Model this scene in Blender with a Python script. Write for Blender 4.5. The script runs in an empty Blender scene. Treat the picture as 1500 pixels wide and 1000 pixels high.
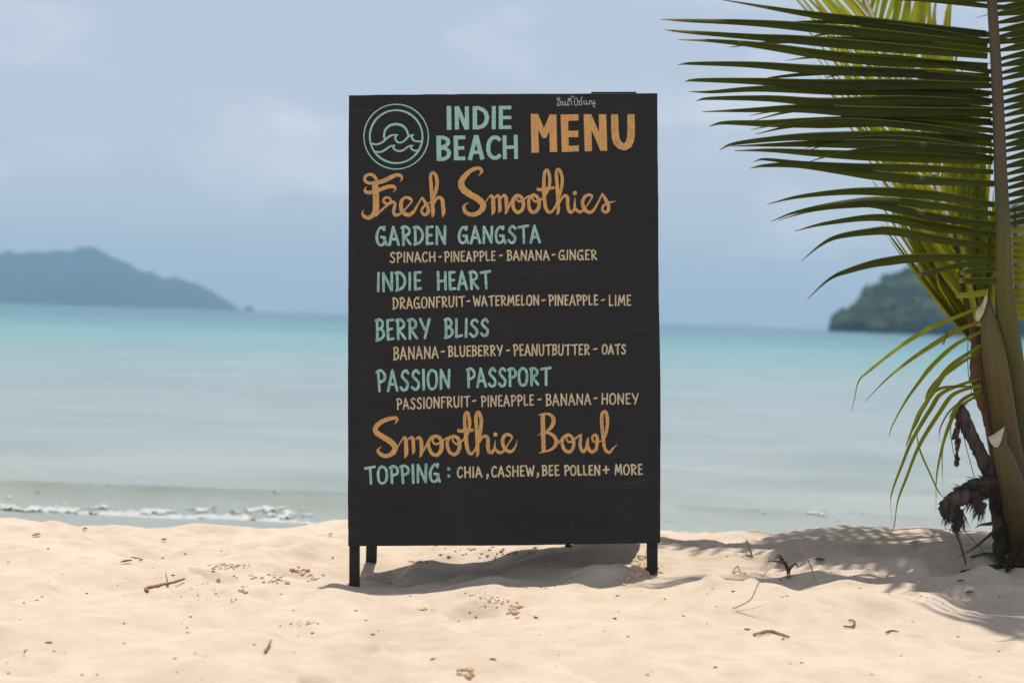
import bpy, math, random
import numpy as np
import time
T0 = time.time()
from mathutils import Vector, Matrix

random.seed(7)
RNG = np.random.default_rng(11)
sc = bpy.context.scene
COL = sc.collection
R = math.radians

# ------------------------------------------------------------------ camera
CAM_H = 0.65
F_PX = 2917.0                                   # focal length in pixels of a 1500 px wide picture
cd = bpy.data.cameras.new('camera'); cam = bpy.data.objects.new('camera', cd); COL.objects.link(cam)
cd.sensor_width = 36; cd.lens = F_PX / 1500 * 36
cd.clip_start = 0.1; cd.clip_end = 40000
cd.dof.use_dof = True; cd.dof.focus_distance = 4.88; cd.dof.aperture_fstop = 4.2
ROLL = math.atan(0.031); PITCH = math.atan((500 - 466.3) / F_PX)
cam.location = (0, 0, CAM_H)
CAMROT = Matrix.Rotation(R(90) - PITCH, 3, 'X') @ Matrix.Rotation(ROLL, 3, 'Z')
cam.rotation_euler = CAMROT.to_euler()
sc.camera = cam

# ------------------------------------------------------------------ sun, sky, exposure
SUNV = Vector((0.024, 0.15, 1.0)).normalized()   # towards the sun
EL = math.asin(SUNV.z); AZ = math.atan2(SUNV.x, SUNV.y)
sl = bpy.data.lights.new('sun', 'SUN'); sl.energy = 4.2; sl.angle = R(0.55); sl.color = (1, 0.965, 0.91)
so = bpy.data.objects.new('sun', sl); COL.objects.link(so)
so.rotation_euler = SUNV.to_track_quat('Z', 'Y').to_euler(); so.location = (0, 0, 30)

w = bpy.data.worlds.new('World'); sc.world = w; w.use_nodes = True
nt = w.node_tree; nt.nodes.clear()
def wn(t, **k):
    n = nt.nodes.new(t)
    for a, b in k.items(): setattr(n, a, b)
    return n
wout = wn('ShaderNodeOutputWorld'); bg = wn('ShaderNodeBackground')
bg.inputs['Strength'].default_value = 0.088
sky = wn('ShaderNodeTexSky', sky_type='NISHITA'); sky.sun_disc = False
sky.sun_elevation = EL; sky.sun_rotation = AZ
sky.air_density = 1.0; sky.dust_density = 1.5; sky.ozone_density = 1.6; sky.altitude = 0
tc = wn('ShaderNodeTexCoord'); mp = wn('ShaderNodeMapping'); mp.inputs['Scale'].default_value = (1, 1, 2.2); mp.inputs['Location'].default_value = (.16, 0, .02)
nz = wn('ShaderNodeTexNoise'); nz.inputs['Scale'].default_value = 9.5; nz.inputs['Detail'].default_value = 7; nz.inputs['Roughness'].default_value = .52
rp = wn('ShaderNodeValToRGB'); rp.color_ramp.elements[0].position = .53; rp.color_ramp.elements[1].position = .74
rp.color_ramp.elements[0].color = (0, 0, 0, 1); rp.color_ramp.elements[1].color = (.55, .55, .55, 1)
mx = wn('ShaderNodeMixRGB'); mx.inputs['Color2'].default_value = (8.2, 8.5, 9.0, 1)
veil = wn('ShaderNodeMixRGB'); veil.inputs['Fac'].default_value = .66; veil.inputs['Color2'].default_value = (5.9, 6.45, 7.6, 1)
L = nt.links.new
L(tc.outputs['Generated'], mp.inputs['Vector']); L(mp.outputs['Vector'], nz.inputs['Vector'])
L(nz.outputs['Fac'], rp.inputs['Fac']); L(sky.outputs['Color'], veil.inputs['Color1'])
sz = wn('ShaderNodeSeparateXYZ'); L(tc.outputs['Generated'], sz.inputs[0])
vr = wn('ShaderNodeMapRange'); vr.inputs['From Min'].default_value = .15; vr.inputs['From Max'].default_value = 1; vr.inputs['To Min'].default_value = .66; vr.inputs['To Max'].default_value = .34  # haze veil thinned towards the unseen zenith to deepen the shade below
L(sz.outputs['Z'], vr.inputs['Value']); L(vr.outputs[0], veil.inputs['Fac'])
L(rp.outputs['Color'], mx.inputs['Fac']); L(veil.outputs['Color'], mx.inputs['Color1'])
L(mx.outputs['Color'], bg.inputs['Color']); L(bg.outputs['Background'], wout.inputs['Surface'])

sc.render.engine = 'CYCLES'
sc.view_settings.view_transform = 'Standard'; sc.view_settings.look = 'None'
sc.view_settings.exposure = 0.25; sc.view_settings.gamma = 1.0; sc.view_settings.use_curve_mapping = False
sc.cycles.transparent_max_bounces = 8; sc.cycles.max_bounces = 7; sc.cycles.transmission_bounces = 6
sc.cycles.volume_bounces = 0; sc.cycles.use_denoising = True

# ------------------------------------------------------------------ helpers
def P(px, py, Y):
    """point of the place seen at pixel (px, py) of the 1500x1000 photograph, at world depth Y"""
    d = CAMROT @ Vector(((px - 750) / F_PX, (500 - py) / F_PX, -1))
    return Vector((0, 0, CAM_H)) + d * (Y / d.y)

def link(name, me, mat, parent=None, origin=None):
    if mat is not None: me.materials.append(mat)
    o = bpy.data.objects.new(name, me); COL.objects.link(o)
    if parent is not None: o.parent = parent
    elif origin is not None: o.location = origin
    return o

def total_origin(parent):
    v = Vector((0, 0, 0))
    while parent is not None:
        v = v + parent.location; parent = parent.parent
    return v

def mk(name, V, F, mat, parent=None, origin=None, uv=None, smooth=True):
    """one mesh object, V in world coordinates"""
    off = total_origin(parent) if parent is not None else (Vector(origin) if origin is not None else Vector((0, 0, 0)))
    me = bpy.data.meshes.new(name)
    me.from_pydata([(v[0] - off.x, v[1] - off.y, v[2] - off.z) for v in V], [], F)
    if uv is not None:
        ul = me.uv_layers.new(name='UVMap')
        vi = np.zeros(len(me.loops), dtype=np.int32); me.loops.foreach_get('vertex_index', vi)
        ul.data.foreach_set('uv', np.asarray(uv, dtype=np.float32)[vi].ravel())
    if smooth: me.polygons.foreach_set('use_smooth', [True] * len(me.polygons))
    me.update()
    return link(name, me, mat, parent, off if parent is None else None)

def tag(o, label=None, cat=None, group=None, kind=None):
    if label: o['label'] = label
    if cat: o['category'] = cat
    if group: o['group'] = group
    if kind: o['kind'] = kind
    return o

def empty(name, loc):
    o = bpy.data.objects.new(name, None); COL.objects.link(o); o.location = loc; o.empty_display_size = .1
    return o

def catmull(pts, step=None, n=None):
    """smooth curve through tuples of any dimension"""
    p = np.array(pts, dtype=float)
    if len(p) == 2:
        k = n or max(2, int(np.linalg.norm((p[1] - p[0])[:2]) / (step or 1)) + 1)
        t = np.linspace(0, 1, k)[:, None]; return p[0] * (1 - t) + p[1] * t
    q = np.vstack([2 * p[0] - p[1], p, 2 * p[-1] - p[-2]]); out = []
    for i in range(1, len(q) - 2):
        a, b, c, d = q[i - 1], q[i], q[i + 1], q[i + 2]
        k = n or max(2, int(np.linalg.norm((c - b)[:2]) / (step or 1)) + 1)
        for j in range(k):
            t = j / k
            out.append(.5 * (2 * b + (c - a) * t + (2 * a - 5 * b + 4 * c - d) * t * t + (3 * b - a - 3 * c + d) * t ** 3))
    out.append(p[-1]); return np.array(out)

class Buf:
    def __init__(s): s.V = []; s.F = []; s.UV = []
    def add(s, V, F, uv=None):
        b = len(s.V); s.V += [tuple(v) for v in V]; s.F += [tuple(b + i for i in f) for f in F]
        s.UV += list(uv) if uv is not None else [(0, 0)] * len(V)
    def build(s, name, mat, parent=None, origin=None, smooth=True):
        return mk(name, s.V, s.F, mat, parent, origin, s.UV, smooth)

def tube(buf, C, rad, nseg=10, flat=1.0, wob=0.0, seed=0, cap=True):
    """tube along world points C with radii rad; flat squashes it in world Y"""
    rr = random.Random(seed); n = len(C); base = []
    C = [Vector(c) for c in C]
    for i in range(n):
        t = (C[min(n - 1, i + 1)] - C[max(0, i - 1)]).normalized()
        s = t.cross(Vector((0, 1, 0)))
        s = s.normalized() if s.length > 1e-4 else Vector((1, 0, 0))
        u = s.cross(t).normalized()
        r = rad[i] if hasattr(rad, '__len__') else rad
        for j in range(nseg):
            a = 2 * math.pi * j / nseg; k = 1 + wob * (rr.random() - .5)
            base.append(C[i] + (s * math.cos(a) + u * math.sin(a) * flat) * r * k)
    F = [(i * nseg + j, i * nseg + (j + 1) % nseg, (i + 1) * nseg + (j + 1) % nseg, (i + 1) * nseg + j) for i in range(n - 1) for j in range(nseg)]
    uv = [(i / (n - 1), j / nseg) for i in range(n) for j in range(nseg)]
    if cap: F += [tuple(range(nseg))[::-1], tuple((n - 1) * nseg + j for j in range(nseg))]
    buf.add(base, F, uv)

# ------------------------------------------------------------------ materials
def mat(name):
    m = bpy.data.materials.new(name); m.use_nodes = True
    nt = m.node_tree; nt.nodes.clear()
    return m, nt, (lambda t, **k: setn(nt, t, k)), nt.links.new
def setn(nt, t, k):
    n = nt.nodes.new(t)
    for a, b in k.items(): setattr(n, a, b)
    return n
def noise(N, Lk, vec, scale, detail=4, rough=.55, dist=0):
    n = N('ShaderNodeTexNoise'); n.inputs['Scale'].default_value = scale; n.inputs['Detail'].default_value = detail
    n.inputs['Roughness'].default_value = rough; n.inputs['Distortion'].default_value = dist
    if vec is not None: Lk(vec, n.inputs['Vector'])
    return n
def ramp(N, Lk, fac, stops):
    r = N('ShaderNodeValToRGB'); e = r.color_ramp.elements
    while len(e) < len(stops): e.new(.5)
    for i, (p, c) in enumerate(stops):
        e[i].position = p; e[i].color = tuple(c) + (1,) if len(c) == 3 else c
    Lk(fac, r.inputs['Fac']); return r
def mixc(N, Lk, fac, a, b, mode='MIX'):
    m = N('ShaderNodeMixRGB', blend_type=mode)
    for s, v in (('Fac', fac), ('Color1', a), ('Color2', b)):
        if hasattr(v, 'is_linked') or hasattr(v, 'links'): Lk(v, m.inputs[s])
        elif isinstance(v, (int, float)): m.inputs[s].default_value = v
        else: m.inputs[s].default_value = tuple(v) + (1,)
    return m.outputs['Color']
def mth(N, Lk, op, a, b=None, c=None):
    m = N('ShaderNodeMath', operation=op)
    for i, v in enumerate((a, b, c)):
        if v is None: continue
        if isinstance(v, (int, float)): m.inputs[i].default_value = v
        else: Lk(v, m.inputs[i])
    return m.outputs[0]
def principled(N, Lk, color, rough=.8, spec=.3, bump=None, bstr=.3, bdist=.01):
    p = N('ShaderNodeBsdfPrincipled'); o = N('ShaderNodeOutputMaterial')
    if isinstance(color, tuple): p.inputs['Base Color'].default_value = color + (1,)
    else: Lk(color, p.inputs['Base Color'])
    if isinstance(rough, (int, float)): p.inputs['Roughness'].default_value = rough
    else: Lk(rough, p.inputs['Roughness'])
    p.inputs['Specular IOR Level'].default_value = spec
    if bump is not None:
        b = N('ShaderNodeBump'); b.inputs['Strength'].default_value = bstr; b.inputs['Distance'].default_value = bdist
        Lk(bump, b.inputs['Height']); Lk(b.outputs['Normal'], p.inputs['Normal'])
    Lk(p.outputs['BSDF'], o.inputs['Surface']); return p, o

def m_sand():
    m, t, N, Lk = mat('sand')
    g = N('ShaderNodeNewGeometry'); pos = g.outputs['Position']
    big = noise(N, Lk, pos, 2.2, 4, .55); mid = noise(N, Lk, pos, 14, 5, .6); fine = noise(N, Lk, pos, 190, 4, .75); grain = noise(N, Lk, pos, 1500, 2, .8)
    c = ramp(N, Lk, big.outputs['Fac'], [(.3, (.56, .455, .35)), (.7, (.62, .51, .40))]).outputs['Color']
    c2 = ramp(N, Lk, mid.outputs['Fac'], [(.3, (.90, .85, .79)), (.62, (1.0, 1.0, 1.0))]).outputs['Color']
    c = mixc(N, Lk, 1.0, c, c2, 'MULTIPLY')
    c3 = ramp(N, Lk, grain.outputs['Fac'], [(.28, (.66, .6, .52)), (.5, (1, 1, 1)), (.75, (1.1, 1.1, 1.1))]).outputs['Color']
    c = mixc(N, Lk, .6, c, c3, 'MULTIPLY')
    sx = N('ShaderNodeSeparateXYZ'); Lk(pos, sx.inputs[0])
    wet = ramp(N, Lk, mth(N, Lk, 'MULTIPLY_ADD', sx.outputs['Z'], 1 / .2, 2.15), [(.2, (.52, .47, .42)), (.9, (1, 1, 1))]).outputs['Color']
    c = mixc(N, Lk, 1.0, c, wet, 'MULTIPLY')
    h = mth(N, Lk, 'ADD', mth(N, Lk, 'MULTIPLY', fine.outputs['Fac'], .35), mth(N, Lk, 'MULTIPLY', mid.outputs['Fac'], 1.2))
    h = mth(N, Lk, 'ADD', h, mth(N, Lk, 'MULTIPLY', grain.outputs['Fac'], .12))
    principled(N, Lk, c, .95, .15, h, .8, .008); return m

def m_water():
    m, t, N, Lk = mat('sea_water')
    g = N('ShaderNodeNewGeometry'); pos = g.outputs['Position']
    sx = N('ShaderNodeSeparateXYZ'); Lk(pos, sx.inputs[0])
    # sea floor: pale turbid shallows, turquoise over sand, deeper teal offshore
    st = N('ShaderNodeMapping'); st.inputs['Scale'].default_value = (.012, .05, 1); Lk(pos, st.inputs['Vector'])
    wv = noise(N, Lk, st.outputs['Vector'], 1.3, 5, .6)
    ly = mth(N, Lk, 'LOGARITHM', sx.outputs['Y'], 10.0)
    ly = mth(N, Lk, 'ADD', ly, mth(N, Lk, 'MULTIPLY_ADD', wv.outputs['Fac'], .5, -.25))
    f = mth(N, Lk, 'MULTIPLY_ADD', ly, 1 / 3.0, -1 / 3.0 + .05)     # 0 at ~9 m, 1 at 10 km
    c = ramp(N, Lk, f, [(0, (.28, .285, .235)), (.07, (.26, .29, .26)), (.15, (.24, .275, .265)), (.24, (.20, .27, .265)), (.32, (.115, .26, .25)), (.42, (.045, .195, .20)), (.52, (.022, .125, .155)), (1, (.018, .10, .14))]).outputs['Color']
    bn = N('ShaderNodeMapping'); bn.inputs['Scale'].default_value = (.9, .05, 1); Lk(pos, bn.inputs['Vector']); bnn = noise(N, Lk, bn.outputs['Vector'], 1.0, 3, .5)
    yb = mth(N, Lk, 'SUBTRACT', sx.outputs['Y'], mth(N, Lk, 'MULTIPLY_ADD', bnn.outputs['Fac'], 1.2, 9.75))
    bf = mth(N, Lk, 'POWER', 2.718, mth(N, Lk, 'MULTIPLY', mth(N, Lk, 'MULTIPLY', yb, yb), -14.0))
    c = mixc(N, Lk, mth(N, Lk, 'MULTIPLY', bf, ramp(N, Lk, bnn.outputs['Fac'], [(.42, (0, 0, 0)), (.55, (.75, .75, .75))]).outputs['Color']), c, (.15, .145, .085))
    st2 = N('ShaderNodeMapping'); st2.inputs['Scale'].default_value = (.6, 1.1, 1); Lk(pos, st2.inputs['Vector'])
    n2 = noise(N, Lk, st2.outputs['Vector'], .9, 5, .6)
    c = mixc(N, Lk, 1.0, c, ramp(N, Lk, n2.outputs['Fac'], [(.3, (.80, .82, .78)), (.7, (1.1, 1.1, 1.1))]).outputs['Color'], 'MULTIPLY')
    n3 = noise(N, Lk, st2.outputs['Vector'], 5, 4, .6)
    h = mth(N, Lk, 'ADD', n2.outputs['Fac'], mth(N, Lk, 'MULTIPLY', n3.outputs['Fac'], .3))
    p, o = principled(N, Lk, c, .24, .5, h, .6, .10); p.inputs['IOR'].default_value = 1.33
    return m

def m_foam():
    m, t, N, Lk = mat('sea_foam')
    g = N('ShaderNodeNewGeometry'); n = noise(N, Lk, g.outputs['Position'], 40, 4)
    c = ramp(N, Lk, n.outputs['Fac'], [(.3, (.30, .30, .27)), (.6, (.46, .46, .44))]).outputs['Color']
    principled(N, Lk, c, .6, .4, n.outputs['Fac'], .5, .01); return m

def m_forest(name, a, b, s=.05):
    m, t, N, Lk = mat(name)
    g = N('ShaderNodeNewGeometry'); n = noise(N, Lk, g.outputs['Position'], s, 6, .65)
    c = ramp(N, Lk, n.outputs['Fac'], [(.35, a), (.65, b)]).outputs['Color']
    principled(N, Lk, c, .95, .1, n.outputs['Fac'], .8, 4); return m

def m_simple(name, a, b, scale=30, rough=.8, bstr=.4, bdist=.003, stretch=(1, 1, 1), spec=.25):
    m, t, N, Lk = mat(name)
    tcn = N('ShaderNodeTexCoord'); mpn = N('ShaderNodeMapping'); mpn.inputs['Scale'].default_value = stretch
    Lk(tcn.outputs['Object'], mpn.inputs['Vector'])
    n = noise(N, Lk, mpn.outputs['Vector'], scale, 5, .6)
    c = ramp(N, Lk, n.outputs['Fac'], [(.32, a), (.68, b)]).outputs['Color']
    principled(N, Lk, c, rough, spec, n.outputs['Fac'], bstr, bdist); return m

def m_board():
    m, t, N, Lk = mat('black_board_paint')
    tcn = N('ShaderNodeTexCoord'); o = tcn.outputs['Object']
    mpn = N('ShaderNodeMapping'); mpn.inputs['Scale'].default_value = (1.2, 1, 14); Lk(o, mpn.inputs['Vector'])
    gr = noise(N, Lk, mpn.outputs['Vector'], 6, 6, .6); sm = noise(N, Lk, o, 5, 5, .6, .6); dust = noise(N, Lk, o, 260, 3, .7)
    c = ramp(N, Lk, sm.outputs['Fac'], [(.3, (.0135, .013, .0135)), (.75, (.019, .0184, .0184))]).outputs['Color']
    c = mixc(N, Lk, 1.0, c, ramp(N, Lk, gr.outputs['Fac'], [(.35, (.88, .88, .88)), (.7, (1.12, 1.12, 1.12))]).outputs['Color'], 'MULTIPLY')
    sp = ramp(N, Lk, dust.outputs['Fac'], [(.72, (0, 0, 0)), (.8, (1, 1, 1))]).outputs['Color']
    c = mixc(N, Lk, mth(N, Lk, 'MULTIPLY', sp, .35), c, (.07, .068, .066))
    sm2 = noise(N, Lk, o, 3.1, 7, .7, 1.2)
    c = mixc(N, Lk, ramp(N, Lk, sm2.outputs['Fac'], [(.52, (0, 0, 0)), (.74, (.4, .4, .4))]).outputs['Color'], c, (.034, .033, .032))
    sxo = N('ShaderNodeSeparateXYZ'); Lk(o, sxo.inputs[0])
    dz = mth(N, Lk, 'MULTIPLY', ramp(N, Lk, sxo.outputs['Z'], [(.02, (1, 1, 1)), (.16, (0, 0, 0))]).outputs['Color'], sm2.outputs['Fac'])
    c = mixc(N, Lk, mth(N, Lk, 'MULTIPLY', dz, .25), c, (.12, .095, .07))
    r = ramp(N, Lk, sm.outputs['Fac'], [(.3, (.62, .62, .62)), (.7, (.8, .8, .8))]).outputs['Color']
    principled(N, Lk, c, r, .35, mth(N, Lk, 'ADD', gr.outputs['Fac'], mth(N, Lk, 'MULTIPLY', dust.outputs['Fac'], .2)), .35, .0015); return m

def m_paint(name, rich, thin, edge):
    """marker paint: u along the stroke, v across; paint pools at the stroke's edges, thin in its middle"""
    m, t, N, Lk = mat(name)
    uvn = N('ShaderNodeUVMap'); uvn.uv_map = 'UVMap'
    mp1 = N('ShaderNodeMapping'); mp1.inputs['Scale'].default_value = (.06, 5, 1); Lk(uvn.outputs['UV'], mp1.inputs['Vector'])
    mp2 = N('ShaderNodeMapping'); mp2.inputs['Scale'].default_value = (.07, .4, 1); Lk(uvn.outputs['UV'], mp2.inputs['Vector'])
    streak = noise(N, Lk, mp1.outputs['Vector'], 1.6, 3, .6); lng = noise(N, Lk, mp2.outputs['Vector'], 1.5, 3, .6)
    sx = N('ShaderNodeSeparateXYZ'); Lk(uvn.outputs['UV'], sx.inputs[0])
    e = mth(N, Lk, 'ABSOLUTE', mth(N, Lk, 'SUBTRACT', sx.outputs['Y'], .5))      # .5 at the edges
    ef = ramp(N, Lk, e, [(.2, (0, 0, 0)), (.36, (1, 1, 1)), (.5, (.55, .55, .55))]).outputs['Color']
    tf = mth(N, Lk, 'ADD', mth(N, Lk, 'MULTIPLY', streak.outputs['Fac'], .45), mth(N, Lk, 'MULTIPLY', lng.outputs['Fac'], .75))
    c = ramp(N, Lk, tf, [(.46, thin), (.70, rich)]).outputs['Color']
    c = mixc(N, Lk, mth(N, Lk, 'MULTIPLY', ef, .55), c, edge)
    principled(N, Lk, c, .65, .3); return m

def m_leaf(name, top, trans, rib, tip, tw=.5, streaks=True):
    m, t, N, Lk = mat(name)
    uvn = N('ShaderNodeUVMap'); uvn.uv_map = 'UVMap'
    sx = N('ShaderNodeSeparateXYZ'); Lk(uvn.outputs['UV'], sx.inputs[0]); u, v = sx.outputs['X'], sx.outputs['Y']
    g = N('ShaderNodeNewGeometry'); nb = noise(N, Lk, g.outputs['Position'], 9, 4, .6)
    mpn = N('ShaderNodeMapping'); mpn.inputs['Scale'].default_value = (.6, 16, 1); Lk(uvn.outputs['UV'], mpn.inputs['Vector'])
    vein = noise(N, Lk, mpn.outputs['Vector'], 2.0, 3, .7)
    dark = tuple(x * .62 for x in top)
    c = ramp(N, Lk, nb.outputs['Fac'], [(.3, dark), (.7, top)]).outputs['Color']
    c = mixc(N, Lk, .8, c, ramp(N, Lk, vein.outputs['Fac'], [(.3, (.7, .7, .7)), (.7, (1.25, 1.25, 1.15))]).outputs['Color'], 'MULTIPLY')
    e = mth(N, Lk, 'ABSOLUTE', mth(N, Lk, 'SUBTRACT', v, .5))
    rf = ramp(N, Lk, e, [(.03, (1, 1, 1)), (.085, (0, 0, 0))]).outputs['Color']
    c = mixc(N, Lk, mth(N, Lk, 'MULTIPLY', rf, .9), c, rib)
    tn = mth(N, Lk, 'ADD', u, mth(N, Lk, 'MULTIPLY_ADD', nb.outputs['Fac'], .3, -.15))
    tf = ramp(N, Lk, tn, [(.80, (0, 0, 0)), (.97, (1, 1, 1))]).outputs['Color']
    c = mixc(N, Lk, tf, c, tip)
    p = N('ShaderNodeBsdfPrincipled'); Lk(c, p.inputs['Base Color']); p.inputs['Roughness'].default_value = .55; p.inputs['Specular IOR Level'].default_value = .18
    tr = N('ShaderNodeBsdfTranslucent')
    tcol = mixc(N, Lk, .8, trans, ramp(N, Lk, vein.outputs['Fac'], [(.3, (.6, .6, .55)), (.7, (1.2, 1.2, 1.1))]).outputs['Color'], 'MULTIPLY')
    tcol = mixc(N, Lk, tf, tcol, tip); Lk(tcol, tr.inputs['Color'])
    ms = N('ShaderNodeMixShader'); ms.inputs[0].default_value = tw; Lk(p.outputs[0], ms.inputs[1]); Lk(tr.outputs[0], ms.inputs[2])
    o = N('ShaderNodeOutputMaterial'); Lk(ms.outputs[0], o.inputs['Surface'])
    b = N('ShaderNodeBump'); b.inputs['Strength'].default_value = .4; b.inputs['Distance'].default_value = .002
    Lk(vein.outputs['Fac'], b.inputs['Height']); Lk(b.outputs['Normal'], p.inputs['Normal'])
    return m

def m_petiole(name, base, up, dk):
    m, t, N, Lk = mat(name)
    uvn = N('ShaderNodeUVMap'); uvn.uv_map = 'UVMap'
    sx = N('ShaderNodeSeparateXYZ'); Lk(uvn.outputs['UV'], sx.inputs[0])
    mpn = N('ShaderNodeMapping'); mpn.inputs['Scale'].default_value = (2.5, 26, 1); Lk(uvn.outputs['UV'], mpn.inputs['Vector'])
    st = noise(N, Lk, mpn.outputs['Vector'], 1.5, 5, .65); g = N('ShaderNodeNewGeometry'); nb = noise(N, Lk, g.outputs['Position'], 12, 5, .65)
    c = ramp(N, Lk, sx.outputs['X'], [(.12, tuple(v * .5 for v in base)), (.35, base), (.62, up)]).outputs['Color']
    c = mixc(N, Lk, .9, c, ramp(N, Lk, st.outputs['Fac'], [(.3, (.62, .6, .55)), (.65, (1.15, 1.15, 1.1))]).outputs['Color'], 'MULTIPLY')
    sf = ramp(N, Lk, nb.outputs['Fac'], [(.56, (0, 0, 0)), (.72, (1, 1, 1))]).outputs['Color']
    c = mixc(N, Lk, mth(N, Lk, 'MULTIPLY', sf, .6), c, dk)
    principled(N, Lk, c, .5, .4, st.outputs['Fac'], .4, .004); return m

M_SAND = m_sand(); M_WATER = m_water(); M_FOAM = m_foam()
M_FAR = m_forest('far_forest', (.02, .04, .03), (.03, .055, .035), .01)
M_NEAR = m_forest('headland_forest', (.007, .018, .008), (.065, .088, .022), .07)
M_BOARD = m_board()
M_TEAL = m_paint('teal_paint', (.34, .64, .56), (.17, .25, .235), (.38, .66, .59))
M_TEAL2 = m_paint('teal_block_paint', (.33, .60, .52), (.28, .50, .44), (.32, .58, .5))
M_ORANGE = m_paint('orange_paint', (.72, .36, .10), (.38, .26, .13), (.68, .39, .14))
M_TAN = m_paint('tan_paint', (.74, .60, .36), (.36, .33, .24), (.66, .54, .34))
M_CHALK = m_paint('white_chalk', (.55, .55, .55), (.38, .38, .38), (.5, .5, .5))
M_LEAF = m_leaf('palm_leaf_shaded', (.044, .052, .011), (.20, .25, .012), (.27, .27, .03), (.26, .20, .07), .26)  # darker leaf copy, the near frond's shade is put into its colour
M_LEAF2 = m_leaf('palm_leaf_sunlit', (.18, .22, .02), (.66, .70, .05), (.50, .46, .12), (.42, .30, .08), .52)  # brighter leaf copy, sunlight on back and low fronds put into its colour
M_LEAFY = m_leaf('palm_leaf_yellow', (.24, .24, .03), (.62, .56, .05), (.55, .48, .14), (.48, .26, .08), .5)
M_PET = m_petiole('frond_stalk', (.085, .09, .015), (.095, .07, .036), (.10, .085, .03))
M_PET2 = m_petiole('cut_stalk', (.095, .068, .018), (.105, .082, .022), (.05, .032, .015))
M_CUT = m_simple('cut_wood', (.42, .36, .24), (.62, .55, .40), 60, .8)
M_DEAD = m_simple('dead_fibre', (.035, .026, .022), (.13, .10, .085), 70, .85, .8, .006, (1, 1, .25))
M_RED = m_simple('brown_sheath', (.11, .055, .03), (.22, .13, .08), 40, .75, .6, .004, (3, 1, .4))
M_TRUNK = m_simple('palm_base_bark', (.035, .028, .018), (.11, .085, .045), 30, .9, .9, .01)
M_DRY = m_simple('dry_leaf', (.16, .09, .045), (.30, .19, .10), 90, .8)
M_TWIGR = m_simple('red_twig_bark', (.19, .085, .06), (.33, .17, .12), 120, .8)
M_TWIG = m_simple('pale_twig_bark', (.20, .14, .09), (.36, .27, .18), 120, .8)
M_SPECK = m_simple('dark_scrap', (.10, .05, .03), (.24, .13, .08), 90, .85)

# ------------------------------------------------------------------ noise fields
def vnoise(X, Y, scale, seed):
    r = np.random.default_rng(seed); T = r.random((256, 256))
    x = X / scale + 1000.37; y = Y / scale + 1000.71
    xi = np.floor(x).astype(int); yi = np.floor(y).astype(int); fx = x - xi; fy = y - yi
    fx = fx * fx * fx * (fx * (fx * 6 - 15) + 10); fy = fy * fy * fy * (fy * (fy * 6 - 15) + 10)
    a = T[xi % 256, yi % 256]; b = T[(xi + 1) % 256, yi % 256]; c = T[xi % 256, (yi + 1) % 256]; d = T[(xi + 1) % 256, (yi + 1) % 256]
    return (a * (1 - fx) + b * fx) * (1 - fy) + (c * (1 - fx) + d * fx) * fy - .5

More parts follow.
